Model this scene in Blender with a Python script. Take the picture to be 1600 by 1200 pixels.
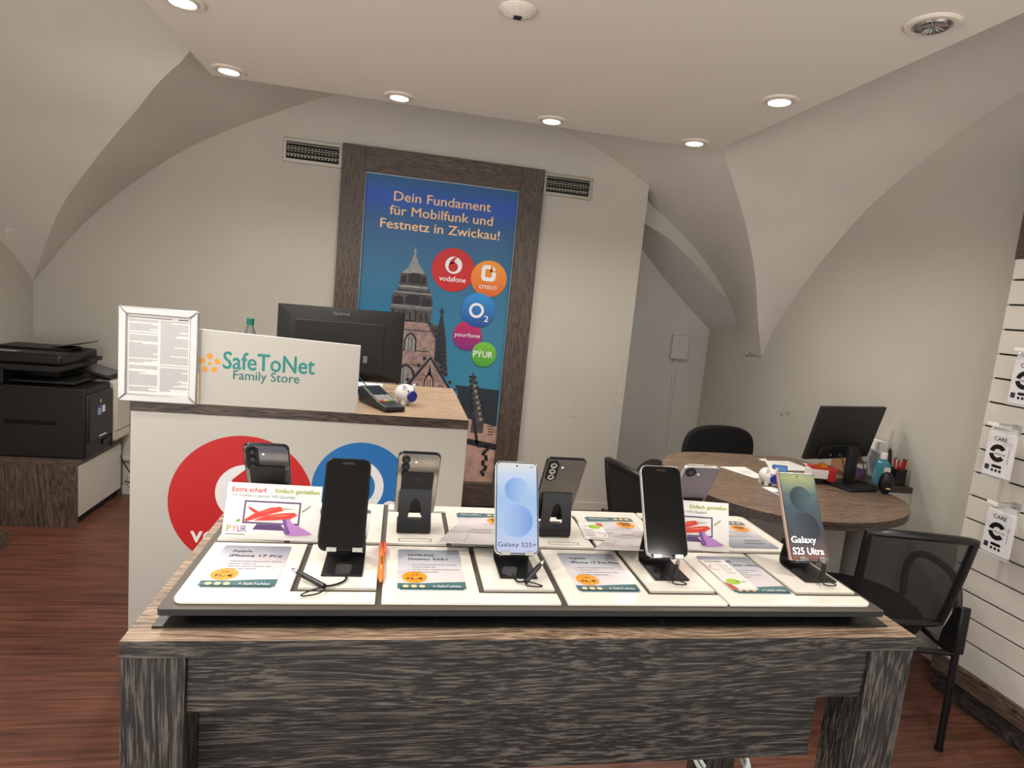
import bpy, bmesh, math, random
from mathutils import Matrix, Vector, Euler
random.seed(7)
for _o in list(bpy.data.objects): bpy.data.objects.remove(_o)
S = bpy.context.scene
COL = S.collection
PI = math.pi
R = math.radians

# ------------------------------------------------------------------ camera, world, exposure
cam_d = bpy.data.cameras.new('camera'); cam = bpy.data.objects.new('camera', cam_d); COL.objects.link(cam)
S.camera = cam
FPX = 968.73
cam_d.sensor_fit = 'HORIZONTAL'; cam_d.sensor_width = 36.0; cam_d.lens = FPX / 1600 * 36.0
cam_d.clip_start = 0.02; cam_d.clip_end = 60
def cam_axes(pit, rol, yaw):
    f = Vector((0, math.cos(pit), -math.sin(pit))); r = Vector((1, 0, 0)); u = r.cross(f)
    r2 = r * math.cos(rol) + u * math.sin(rol); u2 = -r * math.sin(rol) + u * math.cos(rol)
    M = Matrix.Rotation(-yaw, 3, 'Z')
    return M @ r2, M @ u2, M @ f
_r, _u, _f = cam_axes(R(7.6396), R(5.4713), R(10.5311))
cam.matrix_world = Matrix(((_r.x, _u.x, -_f.x, 0), (_r.y, _u.y, -_f.y, 0), (_r.z, _u.z, -_f.z, 1.51), (0, 0, 0, 1)))

W = bpy.data.worlds.new('world'); S.world = W; W.use_nodes = True
_nt = W.node_tree; _bg = _nt.nodes['Background']; _bg.inputs[1].default_value = 1.0
_tc = _nt.nodes.new('ShaderNodeTexCoord'); _sx = _nt.nodes.new('ShaderNodeSeparateXYZ'); _mr = _nt.nodes.new('ShaderNodeMapRange'); _rp = _nt.nodes.new('ShaderNodeValToRGB')
_mr.inputs[1].default_value = -1.0; _mr.inputs[2].default_value = 1.0
_nt.links.new(_tc.outputs['Generated'], _sx.inputs[0]); _nt.links.new(_sx.outputs['Z'], _mr.inputs[0]); _nt.links.new(_mr.outputs[0], _rp.inputs['Fac']); _nt.links.new(_rp.outputs['Color'], _bg.inputs['Color'])
# ambient through the open front and left side, brightened below to lift the ceiling
_rp.color_ramp.elements[0].position = 0.46; _rp.color_ramp.elements[0].color = (3.5, 3.36, 3.16, 1)
_rp.color_ramp.elements[1].position = 0.54; _rp.color_ramp.elements[1].color = (.72, .75, .8, 1)
S.view_settings.view_transform = 'Standard'; S.view_settings.look = 'None'
S.view_settings.gamma = 1.0; S.view_settings.use_curve_mapping = False
S.view_settings.exposure = 0.0
LAMP_W = 40.0
LAMP_COL = (1.0, 0.95, 0.87)

# ------------------------------------------------------------------ materials
def lin(c):
    if isinstance(c, str):
        c = [int(c[i:i + 2], 16) for i in (0, 2, 4)]
    return tuple(((v / 255) / 12.92 if v / 255 <= 0.04045 else ((v / 255 + 0.055) / 1.055) ** 2.4) for v in c)
MATS = {}
def mat(name, col, rough=0.5, metal=0.0, emit=0.0, alpha=1.0, trans=0.0, coat=0.0, bump=0.0, bscale=60.0, mottle=0.0, mscale=3.0, spec=0.5):
    if name in MATS: return MATS[name]
    m = bpy.data.materials.new(name); m.use_nodes = True
    nt = m.node_tree; b = nt.nodes['Principled BSDF']
    c = lin(col)
    b.inputs['Base Color'].default_value = (*c, 1)
    b.inputs['Roughness'].default_value = rough; b.inputs['Metallic'].default_value = metal
    b.inputs['Specular IOR Level'].default_value = spec
    b.inputs['Coat Weight'].default_value = coat
    b.inputs['Transmission Weight'].default_value = trans
    b.inputs['Alpha'].default_value = alpha
    if emit:
        b.inputs['Emission Color'].default_value = (*c, 1); b.inputs['Emission Strength'].default_value = emit
    tc = None
    if mottle or bump:
        tc = nt.nodes.new('ShaderNodeTexCoord')
    if mottle:
        n = nt.nodes.new('ShaderNodeTexNoise'); n.inputs['Scale'].default_value = mscale; n.inputs['Detail'].default_value = 5
        nt.links.new(tc.outputs['Object'], n.inputs['Vector'])
        r = nt.nodes.new('ShaderNodeValToRGB')
        r.color_ramp.elements[0].position = 0.3; r.color_ramp.elements[1].position = 0.72
        r.color_ramp.elements[0].color = (*[v * (1 - mottle) for v in c], 1); r.color_ramp.elements[1].color = (*[min(1, v * (1 + mottle * .5)) for v in c], 1)
        nt.links.new(n.outputs['Fac'], r.inputs['Fac']); nt.links.new(r.outputs['Color'], b.inputs['Base Color'])
    if bump:
        n2 = nt.nodes.new('ShaderNodeTexNoise'); n2.inputs['Scale'].default_value = bscale; n2.inputs['Detail'].default_value = 6
        nt.links.new(tc.outputs['Object'], n2.inputs['Vector'])
        bp = nt.nodes.new('ShaderNodeBump'); bp.inputs['Strength'].default_value = bump; bp.inputs['Distance'].default_value = 0.004
        nt.links.new(n2.outputs['Fac'], bp.inputs['Height']); nt.links.new(bp.outputs['Normal'], b.inputs['Normal'])
    MATS[name] = m
    return m
def wood(name, c0, c1, c2, axis='X', fine=1.0, rough=0.45, contrast=(0.36, 0.5, 0.66), bump=0.25):
    """streaky open-pored oak: dark pores c0, body c1, pale streaks c2, grain along axis"""
    if name in MATS: return MATS[name]
    m = bpy.data.materials.new(name); m.use_nodes = True; nt = m.node_tree; b = nt.nodes['Principled BSDF']
    tc = nt.nodes.new('ShaderNodeTexCoord')
    def mapped(s_along, s_across):
        mp = nt.nodes.new('ShaderNodeMapping')
        s = [s_across] * 3; s['XYZ'.index(axis)] = s_along
        mp.inputs['Scale'].default_value = s
        nt.links.new(tc.outputs['Object'], mp.inputs['Vector']); return mp
    # slow wander bends the growth rings into cathedrals
    mw = mapped(1.3, 5.0); nw = nt.nodes.new('ShaderNodeTexNoise'); nw.inputs['Scale'].default_value = 1.0; nw.inputs['Detail'].default_value = 2
    nt.links.new(mw.outputs[0], nw.inputs['Vector'])
    mg = mapped(8.0 * fine, 300.0 * fine)
    vm = nt.nodes.new('ShaderNodeVectorMath'); vm.operation = 'MULTIPLY_ADD'
    nt.links.new(nw.outputs['Color'], vm.inputs[0]); vm.inputs[1].default_value = (30, 30, 30); nt.links.new(mg.outputs[0], vm.inputs[2])
    n1 = nt.nodes.new('ShaderNodeTexNoise'); n1.inputs['Scale'].default_value = 1.0; n1.inputs['Detail'].default_value = 5; n1.inputs['Roughness'].default_value = 0.62
    nt.links.new(vm.outputs[0], n1.inputs['Vector'])
    mp = mapped(30.0 * fine, 520.0 * fine); n2 = nt.nodes.new('ShaderNodeTexNoise'); n2.inputs['Scale'].default_value = 1.0; n2.inputs['Detail'].default_value = 2
    nt.links.new(mp.outputs[0], n2.inputs['Vector'])
    mx = nt.nodes.new('ShaderNodeMath'); mx.operation = 'MULTIPLY_ADD'; nt.links.new(n2.outputs['Fac'], mx.inputs[0]); mx.inputs[1].default_value = 0.35
    sb = nt.nodes.new('ShaderNodeMath'); sb.operation = 'MULTIPLY_ADD'; nt.links.new(n1.outputs['Fac'], sb.inputs[0]); sb.inputs[1].default_value = 1.0; sb.inputs[2].default_value = -0.175
    nt.links.new(sb.outputs[0], mx.inputs[2])
    r = nt.nodes.new('ShaderNodeValToRGB'); e = r.color_ramp.elements
    e[0].position = contrast[0]; e[0].color = (*lin(c0), 1); e[1].position = contrast[2]; e[1].color = (*lin(c2), 1)
    k = e.new(contrast[1]); k.color = (*lin(c1), 1)
    nt.links.new(mx.outputs[0], r.inputs['Fac']); nt.links.new(r.outputs['Color'], b.inputs['Base Color'])
    b.inputs['Roughness'].default_value = rough
    bp = nt.nodes.new('ShaderNodeBump'); bp.inputs['Strength'].default_value = bump; bp.inputs['Distance'].default_value = 0.001
    nt.links.new(mx.outputs[0], bp.inputs['Height']); nt.links.new(bp.outputs['Normal'], b.inputs['Normal'])
    MATS[name] = m; return m
def grad(name, stops, axis='Y', lo=-0.1, hi=0.1, emit=0.0, rough=0.4, noise=0.0):
    """printed or shown colour gradient along one local axis of the object"""
    if name in MATS: return MATS[name]
    m = bpy.data.materials.new(name); m.use_nodes = True; nt = m.node_tree; b = nt.nodes['Principled BSDF']
    tc = nt.nodes.new('ShaderNodeTexCoord'); sp = nt.nodes.new('ShaderNodeSeparateXYZ'); nt.links.new(tc.outputs['Object'], sp.inputs[0])
    mr = nt.nodes.new('ShaderNodeMapRange'); mr.inputs[1].default_value = lo; mr.inputs[2].default_value = hi
    nt.links.new(sp.outputs[axis], mr.inputs[0])
    r = nt.nodes.new('ShaderNodeValToRGB'); e = r.color_ramp.elements
    while len(e) < len(stops): e.new(0.5)
    for k, (p, c) in enumerate(sorted(stops)): e[k].position = p; e[k].color = (*lin(c), 1)
    nt.links.new(mr.outputs[0], r.inputs['Fac'])
    b.inputs['Roughness'].default_value = rough
    if not emit: nt.links.new(r.outputs['Color'], b.inputs['Base Color'])
    else:
        b.inputs['Base Color'].default_value = (.02, .02, .02, 1)
        nt.links.new(r.outputs['Color'], b.inputs['Emission Color']); b.inputs['Emission Strength'].default_value = emit
    MATS[name] = m; return m

# ------------------------------------------------------------------ text as flat polygons
_tc = {}
def text2d(s, bold=0.0):
    """flat polygons of a text in the built-in font; heavier lettering is the same text laid down again a hair to the side"""
    key = (s, bold)
    if key in _tc: return _tc[key]
    cu = bpy.data.curves.new('lettering', 'FONT'); cu.body = s; cu.resolution_u = 3; cu.fill_mode = 'FRONT'
    ob = bpy.data.objects.new('lettering', cu); COL.objects.link(ob)
    dg = bpy.context.evaluated_depsgraph_get(); me = bpy.data.meshes.new_from_object(ob.evaluated_get(dg))
    V0 = [(v.co.x, v.co.y) for v in me.vertices]; F0 = [tuple(q.vertices) for q in me.polygons]
    bpy.data.objects.remove(ob); bpy.data.meshes.remove(me); bpy.data.curves.remove(cu)
    V = []; Fc = []
    for dx, dy in (((0, 0),) if bold < 0.003 else ((-bold, 0), (bold, 0), (0, bold * .7), (0, -bold * .7))):
        o = len(V); V += [(a + dx, c + dy, .00005 * (o // len(V0))) for a, c in V0]
        for f in F0:
            q0, q1, q2 = (V0[k] for k in f[:3])
            ok = (q1[0] - q0[0]) * (q2[1] - q0[1]) - (q1[1] - q0[1]) * (q2[0] - q0[0]) > 0
            Fc.append(tuple(k + o for k in (f if ok else f[::-1])))
    x0 = min(v[0] for v in V); x1 = max(v[0] for v in V); y0 = min(v[1] for v in V); y1 = max(v[1] for v in V)
    _tc[key] = (V, Fc, x0, y0, x1, y1); return _tc[key]

# ------------------------------------------------------------------ mesh builder
FRONT = Matrix(((1, 0, 0, 0), (0, 0, -1, 0), (0, 1, 0, 0), (0, 0, 0, 1)))     # canvas u,v,w -> x, z, -y (faces the shop)
FLAT = Matrix.Identity(4)
LEFT = Matrix(((0, 0, -1, 0), (-1, 0, 0, 0), (0, 1, 0, 0), (0, 0, 0, 1)))     # canvas on a face that looks to -x : u -> -y
RIGHT = Matrix(((0, 0, 1, 0), (1, 0, 0, 0), (0, 1, 0, 0), (0, 0, 0, 1)))      # canvas on a face that looks to +x : u -> +y
def T(x, y, z): return Matrix.Translation((x, y, z))
class MB:
    def __init__(s): s.v = []; s.f = []; s.m = []; s.mats = []; s.M = Matrix.Identity(4); s.eps = 0.0003
    def mi(s, m):
        if m not in s.mats: s.mats.append(m)
        return s.mats.index(m)
    def add(s, V, Fc, m):
        o = len(s.v); k = s.mi(m)
        s.v += [tuple(s.M @ Vector(p)) for p in V]
        for f in Fc: s.f.append(tuple(i + o for i in f)); s.m.append(k)
        return s
    def box(s, x0, y0, z0, x1, y1, z1, m):
        V = [(x0, y0, z0), (x1, y0, z0), (x1, y1, z0), (x0, y1, z0), (x0, y0, z1), (x1, y0, z1), (x1, y1, z1), (x0, y1, z1)]
        return s.add(V, [(0, 3, 2, 1), (4, 5, 6, 7), (0, 1, 5, 4), (1, 2, 6, 5), (2, 3, 7, 6), (3, 0, 4, 7)], m)
    def prism(s, pts, w0, w1, m, mtop=None, mside=None):
        """polygon in u,v extruded along w"""
        n = len(pts); a = sum(pts[i][0] * pts[(i + 1) % n][1] - pts[(i + 1) % n][0] * pts[i][1] for i in range(n))
        if a < 0: pts = pts[::-1]
        V = [(p[0], p[1], w0) for p in pts] + [(p[0], p[1], w1) for p in pts]
        s.add(V, [tuple(range(n - 1, -1, -1))], m); o = len(s.v) - 2 * n
        s.f.append(tuple(range(o + n, o + 2 * n))); s.m.append(s.mi(mtop or m))
        for i in range(n):
            j = (i + 1) % n; s.f.append((o + i, o + j, o + n + j, o + n + i)); s.m.append(s.mi(mside or m))
        return s
    def poly(s, pts, w, m):
        n = len(pts); a = sum(pts[i][0] * pts[(i + 1) % n][1] - pts[(i + 1) % n][0] * pts[i][1] for i in range(n))
        if a < 0: pts = pts[::-1]
        return s.add([(p[0], p[1], w) for p in pts], [tuple(range(n))], m)
    def rect(s, x0, y0, x1, y1, w, m): return s.poly([(x0, y0), (x1, y0), (x1, y1), (x0, y1)], w, m)
    def disc(s, cx, cy, r, w, m, n=40, ry=None): return s.poly(circ(cx, cy, r, n, ry), w, m)
    def ring(s, cx, cy, r0, r1, w, m, a0=0, a1=2 * PI, n=40, k=1.0):
        V = []; Fc = []
        for i in range(n + 1):
            a = a0 + (a1 - a0) * i / n
            V += [(cx + r0 * math.cos(a), cy + k * r0 * math.sin(a), w), (cx + r1 * math.cos(a), cy + k * r1 * math.sin(a), w)]
            if i: Fc.append((2 * i - 2, 2 * i - 1, 2 * i + 1, 2 * i))
        return s.add(V, Fc, m)
    def frame2(s, x0, y0, x1, y1, t, w, m):
        for q in ((x0, y0, x1, y0 + t), (x0, y1 - t, x1, y1), (x0, y0 + t, x0 + t, y1 - t), (x1 - t, y0 + t, x1, y1 - t)): s.rect(*q, w, m)
        return s
    def text(s, t, x, y, m, w=0.0005, h=None, width=None, align='L', bold=0.0, slant=0.0):
        """text whose lettering box starts at x,y (L) or is centred on x (C) or ends at x (R)"""
        V, Fc, x0, y0, x1, y1 = text2d(t, bold)
        if h is None: sx = sy = width / (x1 - x0)
        else:
            sy = h / (y1 - y0); sx = sy if width is None else width / (x1 - x0)
        W_ = (x1 - x0) * sx
        ox = x - (0 if align == 'L' else W_ / 2 if align == 'C' else W_)
        return s.add([(ox + (q[0] - x0) * sx + slant * (q[1] - y0) * sy, y + (q[1] - y0) * sy, w + (q[2] if len(q) > 2 else 0)) for q in V], Fc, m)
    def stroke(s, pts, t, w, m):
        P = [Vector(p) for p in pts]; V = []
        for i, p in enumerate(P):
            d = (P[min(i + 1, len(P) - 1)] - P[max(i - 1, 0)]).normalized(); n = Vector((-d.y, d.x)) * t / 2; V += [(p.x - n.x, p.y - n.y, w), (p.x + n.x, p.y + n.y, w)]
        return s.add(V, [(2 * i, 2 * i + 2, 2 * i + 3, 2 * i + 1) for i in range(len(P) - 1)], m)
    def tube(s, path, r, m, n=8, close=False, cap=True):
        P = [Vector(p) for p in path]; rr = r if isinstance(r, (list, tuple)) else [r] * len(P)
        V = []; Fc = []; k = len(P); up = None
        for i in range(k):
            if close: t = P[(i + 1) % k] - P[(i - 1) % k]
            else: t = P[min(i + 1, k - 1)] - P[max(i - 1, 0)]
            t.normalize()
            if up is None: up = Vector((0, 0, 1)) if abs(t.z) < 0.9 else Vector((0, 1, 0))
            a = t.cross(up); a.normalize(); b = a.cross(t); up = b
            for j in range(n):
                q = P[i] + (a * math.cos(2 * PI * j / n) + b * math.sin(2 * PI * j / n)) * rr[i]; V.append(tuple(q))
        for i in range(k if close else k - 1):
            i2 = (i + 1) % k
            for j in range(n):
                j2 = (j + 1) % n; Fc.append((i * n + j, i2 * n + j, i2 * n + j2, i * n + j2))
        if cap and not close: Fc += [tuple(range(n)), tuple(range((k - 1) * n + n - 1, (k - 1) * n - 1, -1))]
        return s.add(V, Fc, m)
    def lathe(s, prof, m, n=32, cap0=True, cap1=True, sx=1.0, sy=1.0):
        V = []; Fc = []; k = len(prof)
        for r, z in prof:
            for j in range(n): V.append((sx * r * math.cos(2 * PI * j / n), sy * r * math.sin(2 * PI * j / n), z))
        for i in range(k - 1):
            for j in range(n):
                j2 = (j + 1) % n; Fc.append((i * n + j, i * n + j2, (i + 1) * n + j2, (i + 1) * n + j))
        if cap0: Fc.append(tuple(range(n - 1, -1, -1)))
        if cap1: Fc.append(tuple(range((k - 1) * n, k * n)))
        return s.add(V, Fc, m)
    def ball(s, c, rx, ry, rz, m, n=20, k=12):
        V = []; Fc = []
        for i in range(k + 1):
            t = PI * i / k
            for j in range(n): V.append((c[0] + rx * math.sin(t) * math.cos(2 * PI * j / n), c[1] + ry * math.sin(t) * math.sin(2 * PI * j / n), c[2] - rz * math.cos(t)))
        for i in range(k):
            for j in range(n):
                j2 = (j + 1) % n; Fc.append((i * n + j, i * n + j2, (i + 1) * n + j2, (i + 1) * n + j))
        return s.add(V, Fc, m)
    def loft(s, A, B, m, n=40):
        A = resample(A, n); B = resample(B, n)
        V = [tuple(p) for p in A] + [tuple(p) for p in B]; k = len(A)
        return s.add(V, [(i, i + 1, k + i + 1, k + i) for i in range(k - 1)], m)
    def grid(s, rows, m):
        V = [tuple(p) for r_ in rows for p in r_]; n = len(rows[0])
        return s.add(V, [(i * n + j, i * n + j + 1, (i + 1) * n + j + 1, (i + 1) * n + j) for i in range(len(rows) - 1) for j in range(n - 1)], m)
    def build(s, name, parent=None, loc=(0, 0, 0), rot=(0, 0, 0), bevel=0.0, smooth=True, ang=0.6, solid=0.0, segs=2):
        me = bpy.data.meshes.new(name); me.from_pydata(s.v, [], s.f)
        for m in s.mats: me.materials.append(m)
        me.polygons.foreach_set('material_index', s.m)
        if smooth:
            bm = bmesh.new(); bm.from_mesh(me); bmesh.ops.remove_doubles(bm, verts=bm.verts, dist=1e-6); bm.to_mesh(me); bm.free()
            me.polygons.foreach_set('use_smooth', [True] * len(me.polygons)); me.set_sharp_from_angle(angle=ang)
        me.update()
        o = bpy.data.objects.new(name, me); COL.objects.link(o); o.location = loc; o.rotation_euler = rot
        if parent: o.parent = parent
        if solid:
            md = o.modifiers.new('thick', 'SOLIDIFY'); md.thickness = solid; md.offset = 0
        if bevel:
            md = o.modifiers.new('edge', 'BEVEL'); md.width = bevel; md.segments = segs; md.limit_method = 'ANGLE'; md.angle_limit = R(40)
        return o
def circ(cx, cy, r, n=40, ry=None, a0=0, a1=2 * PI):
    full = abs(a1 - a0 - 2 * PI) < 1e-6
    return [(cx + r * math.cos(a0 + (a1 - a0) * i / (n if full else n - 1)), cy + (ry or r) * math.sin(a0 + (a1 - a0) * i / (n if full else n - 1))) for i in range(n)]
def rrect(x0, y0, x1, y1, r, n=6, corners='1111'):
    P = []
    for k, (cx, cy, a) in enumerate(((x1 - r, y1 - r, 0), (x0 + r, y1 - r, 90), (x0 + r, y0 + r, 180), (x1 - r, y0 + r, 270))):
        if corners[k] == '1': P += [(cx + r * math.cos(R(a + 90 * i / n)), cy + r * math.sin(R(a + 90 * i / n))) for i in range(n + 1)]
        else: P.append(((x1, y1), (x0, y1), (x0, y0), (x1, y0))[k])
    return P
def smoothline(P, it=2):
    P = [Vector(p) for p in P]
    for _ in range(it):
        Q = [P[0]]
        for a, b in zip(P, P[1:]): Q += [a * .75 + b * .25, a * .25 + b * .75]
        Q.append(P[-1]); P = Q
    return P
def resample(P, n):
    P = [Vector(p) for p in P]; L = [0]
    for a, b in zip(P, P[1:]): L.append(L[-1] + (b - a).length)
    out = []; k = 0
    for i in range(n + 1):
        t = L[-1] * i / n
        while k < len(P) - 2 and L[k + 1] < t: k += 1
        d = L[k + 1] - L[k]; out.append(P[k].lerp(P[k + 1], (t - L[k]) / d if d > 1e-9 else 0))
    return out
def tag(o, label, cat, group=None):
    o['label'] = label; o['category'] = cat
    if group: o['group'] = group
    return o
def thing(name, label, cat, loc=(0, 0, 0), rot=(0, 0, 0), group=None):
    o = bpy.data.objects.new(name, None); COL.objects.link(o); o.location = loc; o.rotation_euler = rot; o.empty_display_size = .05
    return tag(o, label, cat, group)
def struct(o): o['kind'] = 'structure'; return o
def scuff(m, marks):
    """faint grey scuffs on a wall: (centre, half sizes, strength) in the wall's own coordinates"""
    nt = m.node_tree; b = nt.nodes['Principled BSDF']; src = b.inputs['Base Color'].links[0].from_socket
    tc = nt.nodes.new('ShaderNodeTexCoord')
    n = nt.nodes.new('ShaderNodeTexNoise'); n.inputs['Scale'].default_value = 34; n.inputs['Detail'].default_value = 5
    nt.links.new(tc.outputs['Object'], n.inputs['Vector'])
    for c, h, k in marks:
        mp = nt.nodes.new('ShaderNodeMapping'); mp.vector_type = 'TEXTURE'; mp.inputs['Location'].default_value = c; mp.inputs['Scale'].default_value = h
        nt.links.new(tc.outputs['Object'], mp.inputs['Vector'])
        g = nt.nodes.new('ShaderNodeTexGradient'); g.gradient_type = 'QUADRATIC_SPHERE'; nt.links.new(mp.outputs[0], g.inputs['Vector'])
        r = nt.nodes.new('ShaderNodeMapRange'); r.inputs[1].default_value = .52; r.inputs[2].default_value = .66; nt.links.new(n.outputs['Fac'], r.inputs[0])
        mu = nt.nodes.new('ShaderNodeMath'); mu.operation = 'MULTIPLY'; nt.links.new(g.outputs['Fac'], mu.inputs[0]); nt.links.new(r.outputs[0], mu.inputs[1])
        m2 = nt.nodes.new('ShaderNodeMath'); m2.operation = 'MULTIPLY'; nt.links.new(mu.outputs[0], m2.inputs[0]); m2.inputs[1].default_value = abs(k); m2.use_clamp = True
        mx = nt.nodes.new('ShaderNodeMix'); mx.data_type = 'RGBA'; nt.links.new(m2.outputs[0], mx.inputs[0]); nt.links.new(src, mx.inputs[6]); mx.inputs[7].default_value = (.16, .14, .12, 1) if k > 0 else (.9, .88, .85, 1)
        src = mx.outputs[2]
    nt.links.new(src, b.inputs['Base Color'])
def copytree(o, parent=None):
    c = o.copy(); COL.objects.link(c)
    if parent: c.parent = parent
    for ch in list(o.children): copytree(ch, c)
    return c

# ------------------------------------------------------------------ palette
PLASTER = mat('plaster_white', (192, 187, 177), rough=0.85, bump=0.35, bscale=22, mottle=0.05, mscale=1.6, spec=0.2)
VAULT = mat('vault_plaster', (212, 206, 198), rough=0.9, bump=0.6, bscale=9, mottle=0.06, mscale=2.2, spec=0.2)
PANELW = mat('ceiling_panel_paint', (230, 225, 218), rough=0.8, spec=0.2)
NICHE = mat('niche_plaster', (206, 205, 199), rough=0.9, bump=0.3, bscale=20, mottle=0.06, mscale=2.5, spec=0.2)
OAKX = wood('wenge_oak_along_x', (12, 11, 11), (36, 33, 31), (92, 85, 77), 'X', contrast=(.41, .5, .61), rough=.6)
OAKY = wood('wenge_oak_along_y', (12, 11, 11), (36, 33, 31), (92, 85, 77), 'Y', contrast=(.41, .5, .61), rough=.6)
OAKZ = wood('wenge_oak_along_z', (12, 11, 11), (36, 33, 31), (92, 85, 77), 'Z', contrast=(.41, .5, .61), rough=.6)
TOPX_LIT = wood('table_top_oak_lit', (96, 78, 64), (150, 126, 105), (190, 166, 142), 'X', contrast=(.38, .5, .64))  # same wenge oak as the legs, lightened to paint in the lamplight on top
CTX = wood('counter_top_oak', (112, 92, 74), (160, 136, 110), (186, 160, 132), 'X', contrast=(0.3, 0.48, 0.66))
DESKX = wood('desk_oak', (62, 48, 38), (112, 92, 76), (146, 124, 104), 'X', fine=0.6, contrast=(0.28, 0.48, 0.7))
EDGEX = wood('dark_edge_oak', (34, 28, 25), (70, 58, 50), (100, 86, 74), 'X', fine=0.7)
FRZ = wood('poster_frame_oak_z', (44, 36, 31), (78, 66, 57), (104, 90, 79), 'Z', fine=0.7)
FRX = wood('poster_frame_oak_x', (44, 36, 31), (78, 66, 57), (104, 90, 79), 'X', fine=0.7)
CABZ = wood('cabinet_oak_z', (46, 36, 30), (86, 72, 62), (116, 100, 87), 'Z', fine=0.5)
CABX = wood('cabinet_oak_x', (46, 36, 30), (86, 72, 62), (116, 100, 87), 'X', fine=0.5)
WHITE = mat('white_laminate', (196, 192, 183), rough=0.35, spec=0.4)
ACRYL = mat('white_acrylic', (252, 247, 236), rough=0.18, coat=0.3)
TAUPE = mat('taupe_board', (78, 71, 62), rough=0.45)
BLACK = mat('black_plastic', (14, 14, 15), rough=0.4)
BLACK2 = mat('soft_black', (20, 20, 22), rough=0.6)
BGLOSS = mat('gloss_black', (6, 6, 7), rough=0.08, spec=.3)
DARK = mat('dark_gap', (16, 15, 14), rough=0.8)
STANDM = mat('black_anodised', (42, 42, 44), rough=0.38, metal=0.6)
CHROME = mat('brushed_chrome', (190, 190, 190), rough=0.25, metal=1.0)
STEEL = mat('vent_steel', (176, 170, 160), rough=0.4, metal=0.6)
ALU = mat('silver_frame', (190, 190, 188), rough=0.32, metal=0.55)
PAPER = mat('paper_white', (238, 234, 230), rough=0.7)
INK = mat('ink_dark', (44, 46, 56), rough=0.6)
INKG = mat('ink_grey', (128, 128, 134), rough=0.6)
ORANGE = mat('ink_orange', (246, 158, 22), rough=0.5)
TEAL = mat('ink_teal', (64, 110, 118), rough=0.5)
TEALT = mat('letter_teal', (26, 140, 132), rough=0.5)
PEACH = mat('ink_peach', (248, 208, 160), rough=0.5)
PRED = mat('print_red', (196, 16, 20), rough=0.45)
PBLUE = mat('print_blue', (22, 110, 182), rough=0.45)
PORG = mat('print_orange', (238, 132, 20), rough=0.45)
PMAG = mat('print_magenta', (166, 24, 112), rough=0.45)
PGRN = mat('print_green', (86, 168, 46), rough=0.45)
PWHT = mat('print_white', (236, 236, 238), rough=0.5)

# ------------------------------------------------------------------ room shell
def floor_mat():
    m = bpy.data.materials.new('floor_laminate'); m.use_nodes = True; nt = m.node_tree; b = nt.nodes['Principled BSDF']
    tc = nt.nodes.new('ShaderNodeTexCoord')
    br = nt.nodes.new('ShaderNodeTexBrick'); br.inputs['Scale'].default_value = 1.0; br.inputs['Brick Width'].default_value = 1.3; br.inputs['Row Height'].default_value = 0.19
    br.inputs['Mortar Size'].default_value = 0.0012; br.inputs['Color1'].default_value = (0.42, 0.42, 0.42, 1); br.inputs['Color2'].default_value = (0.6, 0.6, 0.6, 1); br.inputs['Mortar'].default_value = (0.1, 0.1, 0.1, 1)
    nt.links.new(tc.outputs['Object'], br.inputs['Vector'])
    mp = nt.nodes.new('ShaderNodeMapping'); mp.inputs['Scale'].default_value = (3, 60, 60); nt.links.new(tc.outputs['Object'], mp.inputs['Vector'])
    n = nt.nodes.new('ShaderNodeTexNoise'); n.inputs['Scale'].default_value = 1; n.inputs['Detail'].default_value = 5; n.inputs['Distortion'].default_value = 0.5
    nt.links.new(mp.outputs[0], n.inputs['Vector'])
    r = nt.nodes.new('ShaderNodeValToRGB'); e = r.color_ramp.elements
    e[0].position = 0.3; e[0].color = (*lin((74, 44, 35)), 1); e[1].position = 0.7; e[1].color = (*lin((118, 74, 58)), 1)
    nt.links.new(n.outputs['Fac'], r.inputs['Fac'])
    mx = nt.nodes.new('ShaderNodeMix'); mx.data_type = 'RGBA'; mx.blend_type = 'OVERLAY'; mx.inputs[0].default_value = 0.8
    nt.links.new(r.outputs['Color'], mx.inputs[6]); nt.links.new(br.outputs['Color'], mx.inputs[7]); nt.links.new(mx.outputs[2], b.inputs['Base Color'])
    b.inputs['Roughness'].default_value = 0.42
    return m
YB = 4.336; XL = -2.257; XR = 2.6; YN = 4.974; YF = -1.736; ZT = 3.3
m = MB(); m.box(XL - .1, YF, -0.06, XR + .1, YN + .1, 0, floor_mat()); struct(m.build('floor'))
m = MB(); m.box(XL - .1, 1.5, 0, XL, YN, ZT, PLASTER); struct(m.build('wall_left'))
WALLR = PLASTER.copy(); WALLR.name = 'plaster_scuffed_right'; scuff(WALLR, [((2.6, 3.75, .92), (.2, .35, .05), 1.0), ((2.6, 4.5, .75), (.2, .3, .25), .5), ((2.6, 3.25, 1.3), (.2, .03, .012), .8)])
m = MB(); m.box(XR, YF, 0, XR + .1, YN + .1, ZT, WALLR); struct(m.build('wall_right'))
WALLB = PLASTER.copy(); WALLB.name = 'plaster_scuffed'; scuff(WALLB, [((1.33, 4.336, .70), (.16, .2, .03), 1.2), ((1.30, 4.336, .82), (.1, .2, .015), .8), ((1.62, 4.336, .9), (.05, .2, .5), .5), ((-1.0, 4.336, 1.55), (.06, .2, .03), .6)])
m = MB(); m.box(XL, YB, 0, 1.657, YN, ZT, WALLB); struct(m.build('wall_back'))

m = MB(); m.box(1.657, YN, 0, XR, YN + .1, ZT, NICHE); struct(m.build('wall_niche'))
m = MB(); m.box(XL - .1, YF, ZT, XR + .1, YN + .1, ZT + .1, PLASTER); struct(m.build('light_seal'))  # unseen slab above the vault, added to keep outside light from leaking in

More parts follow.
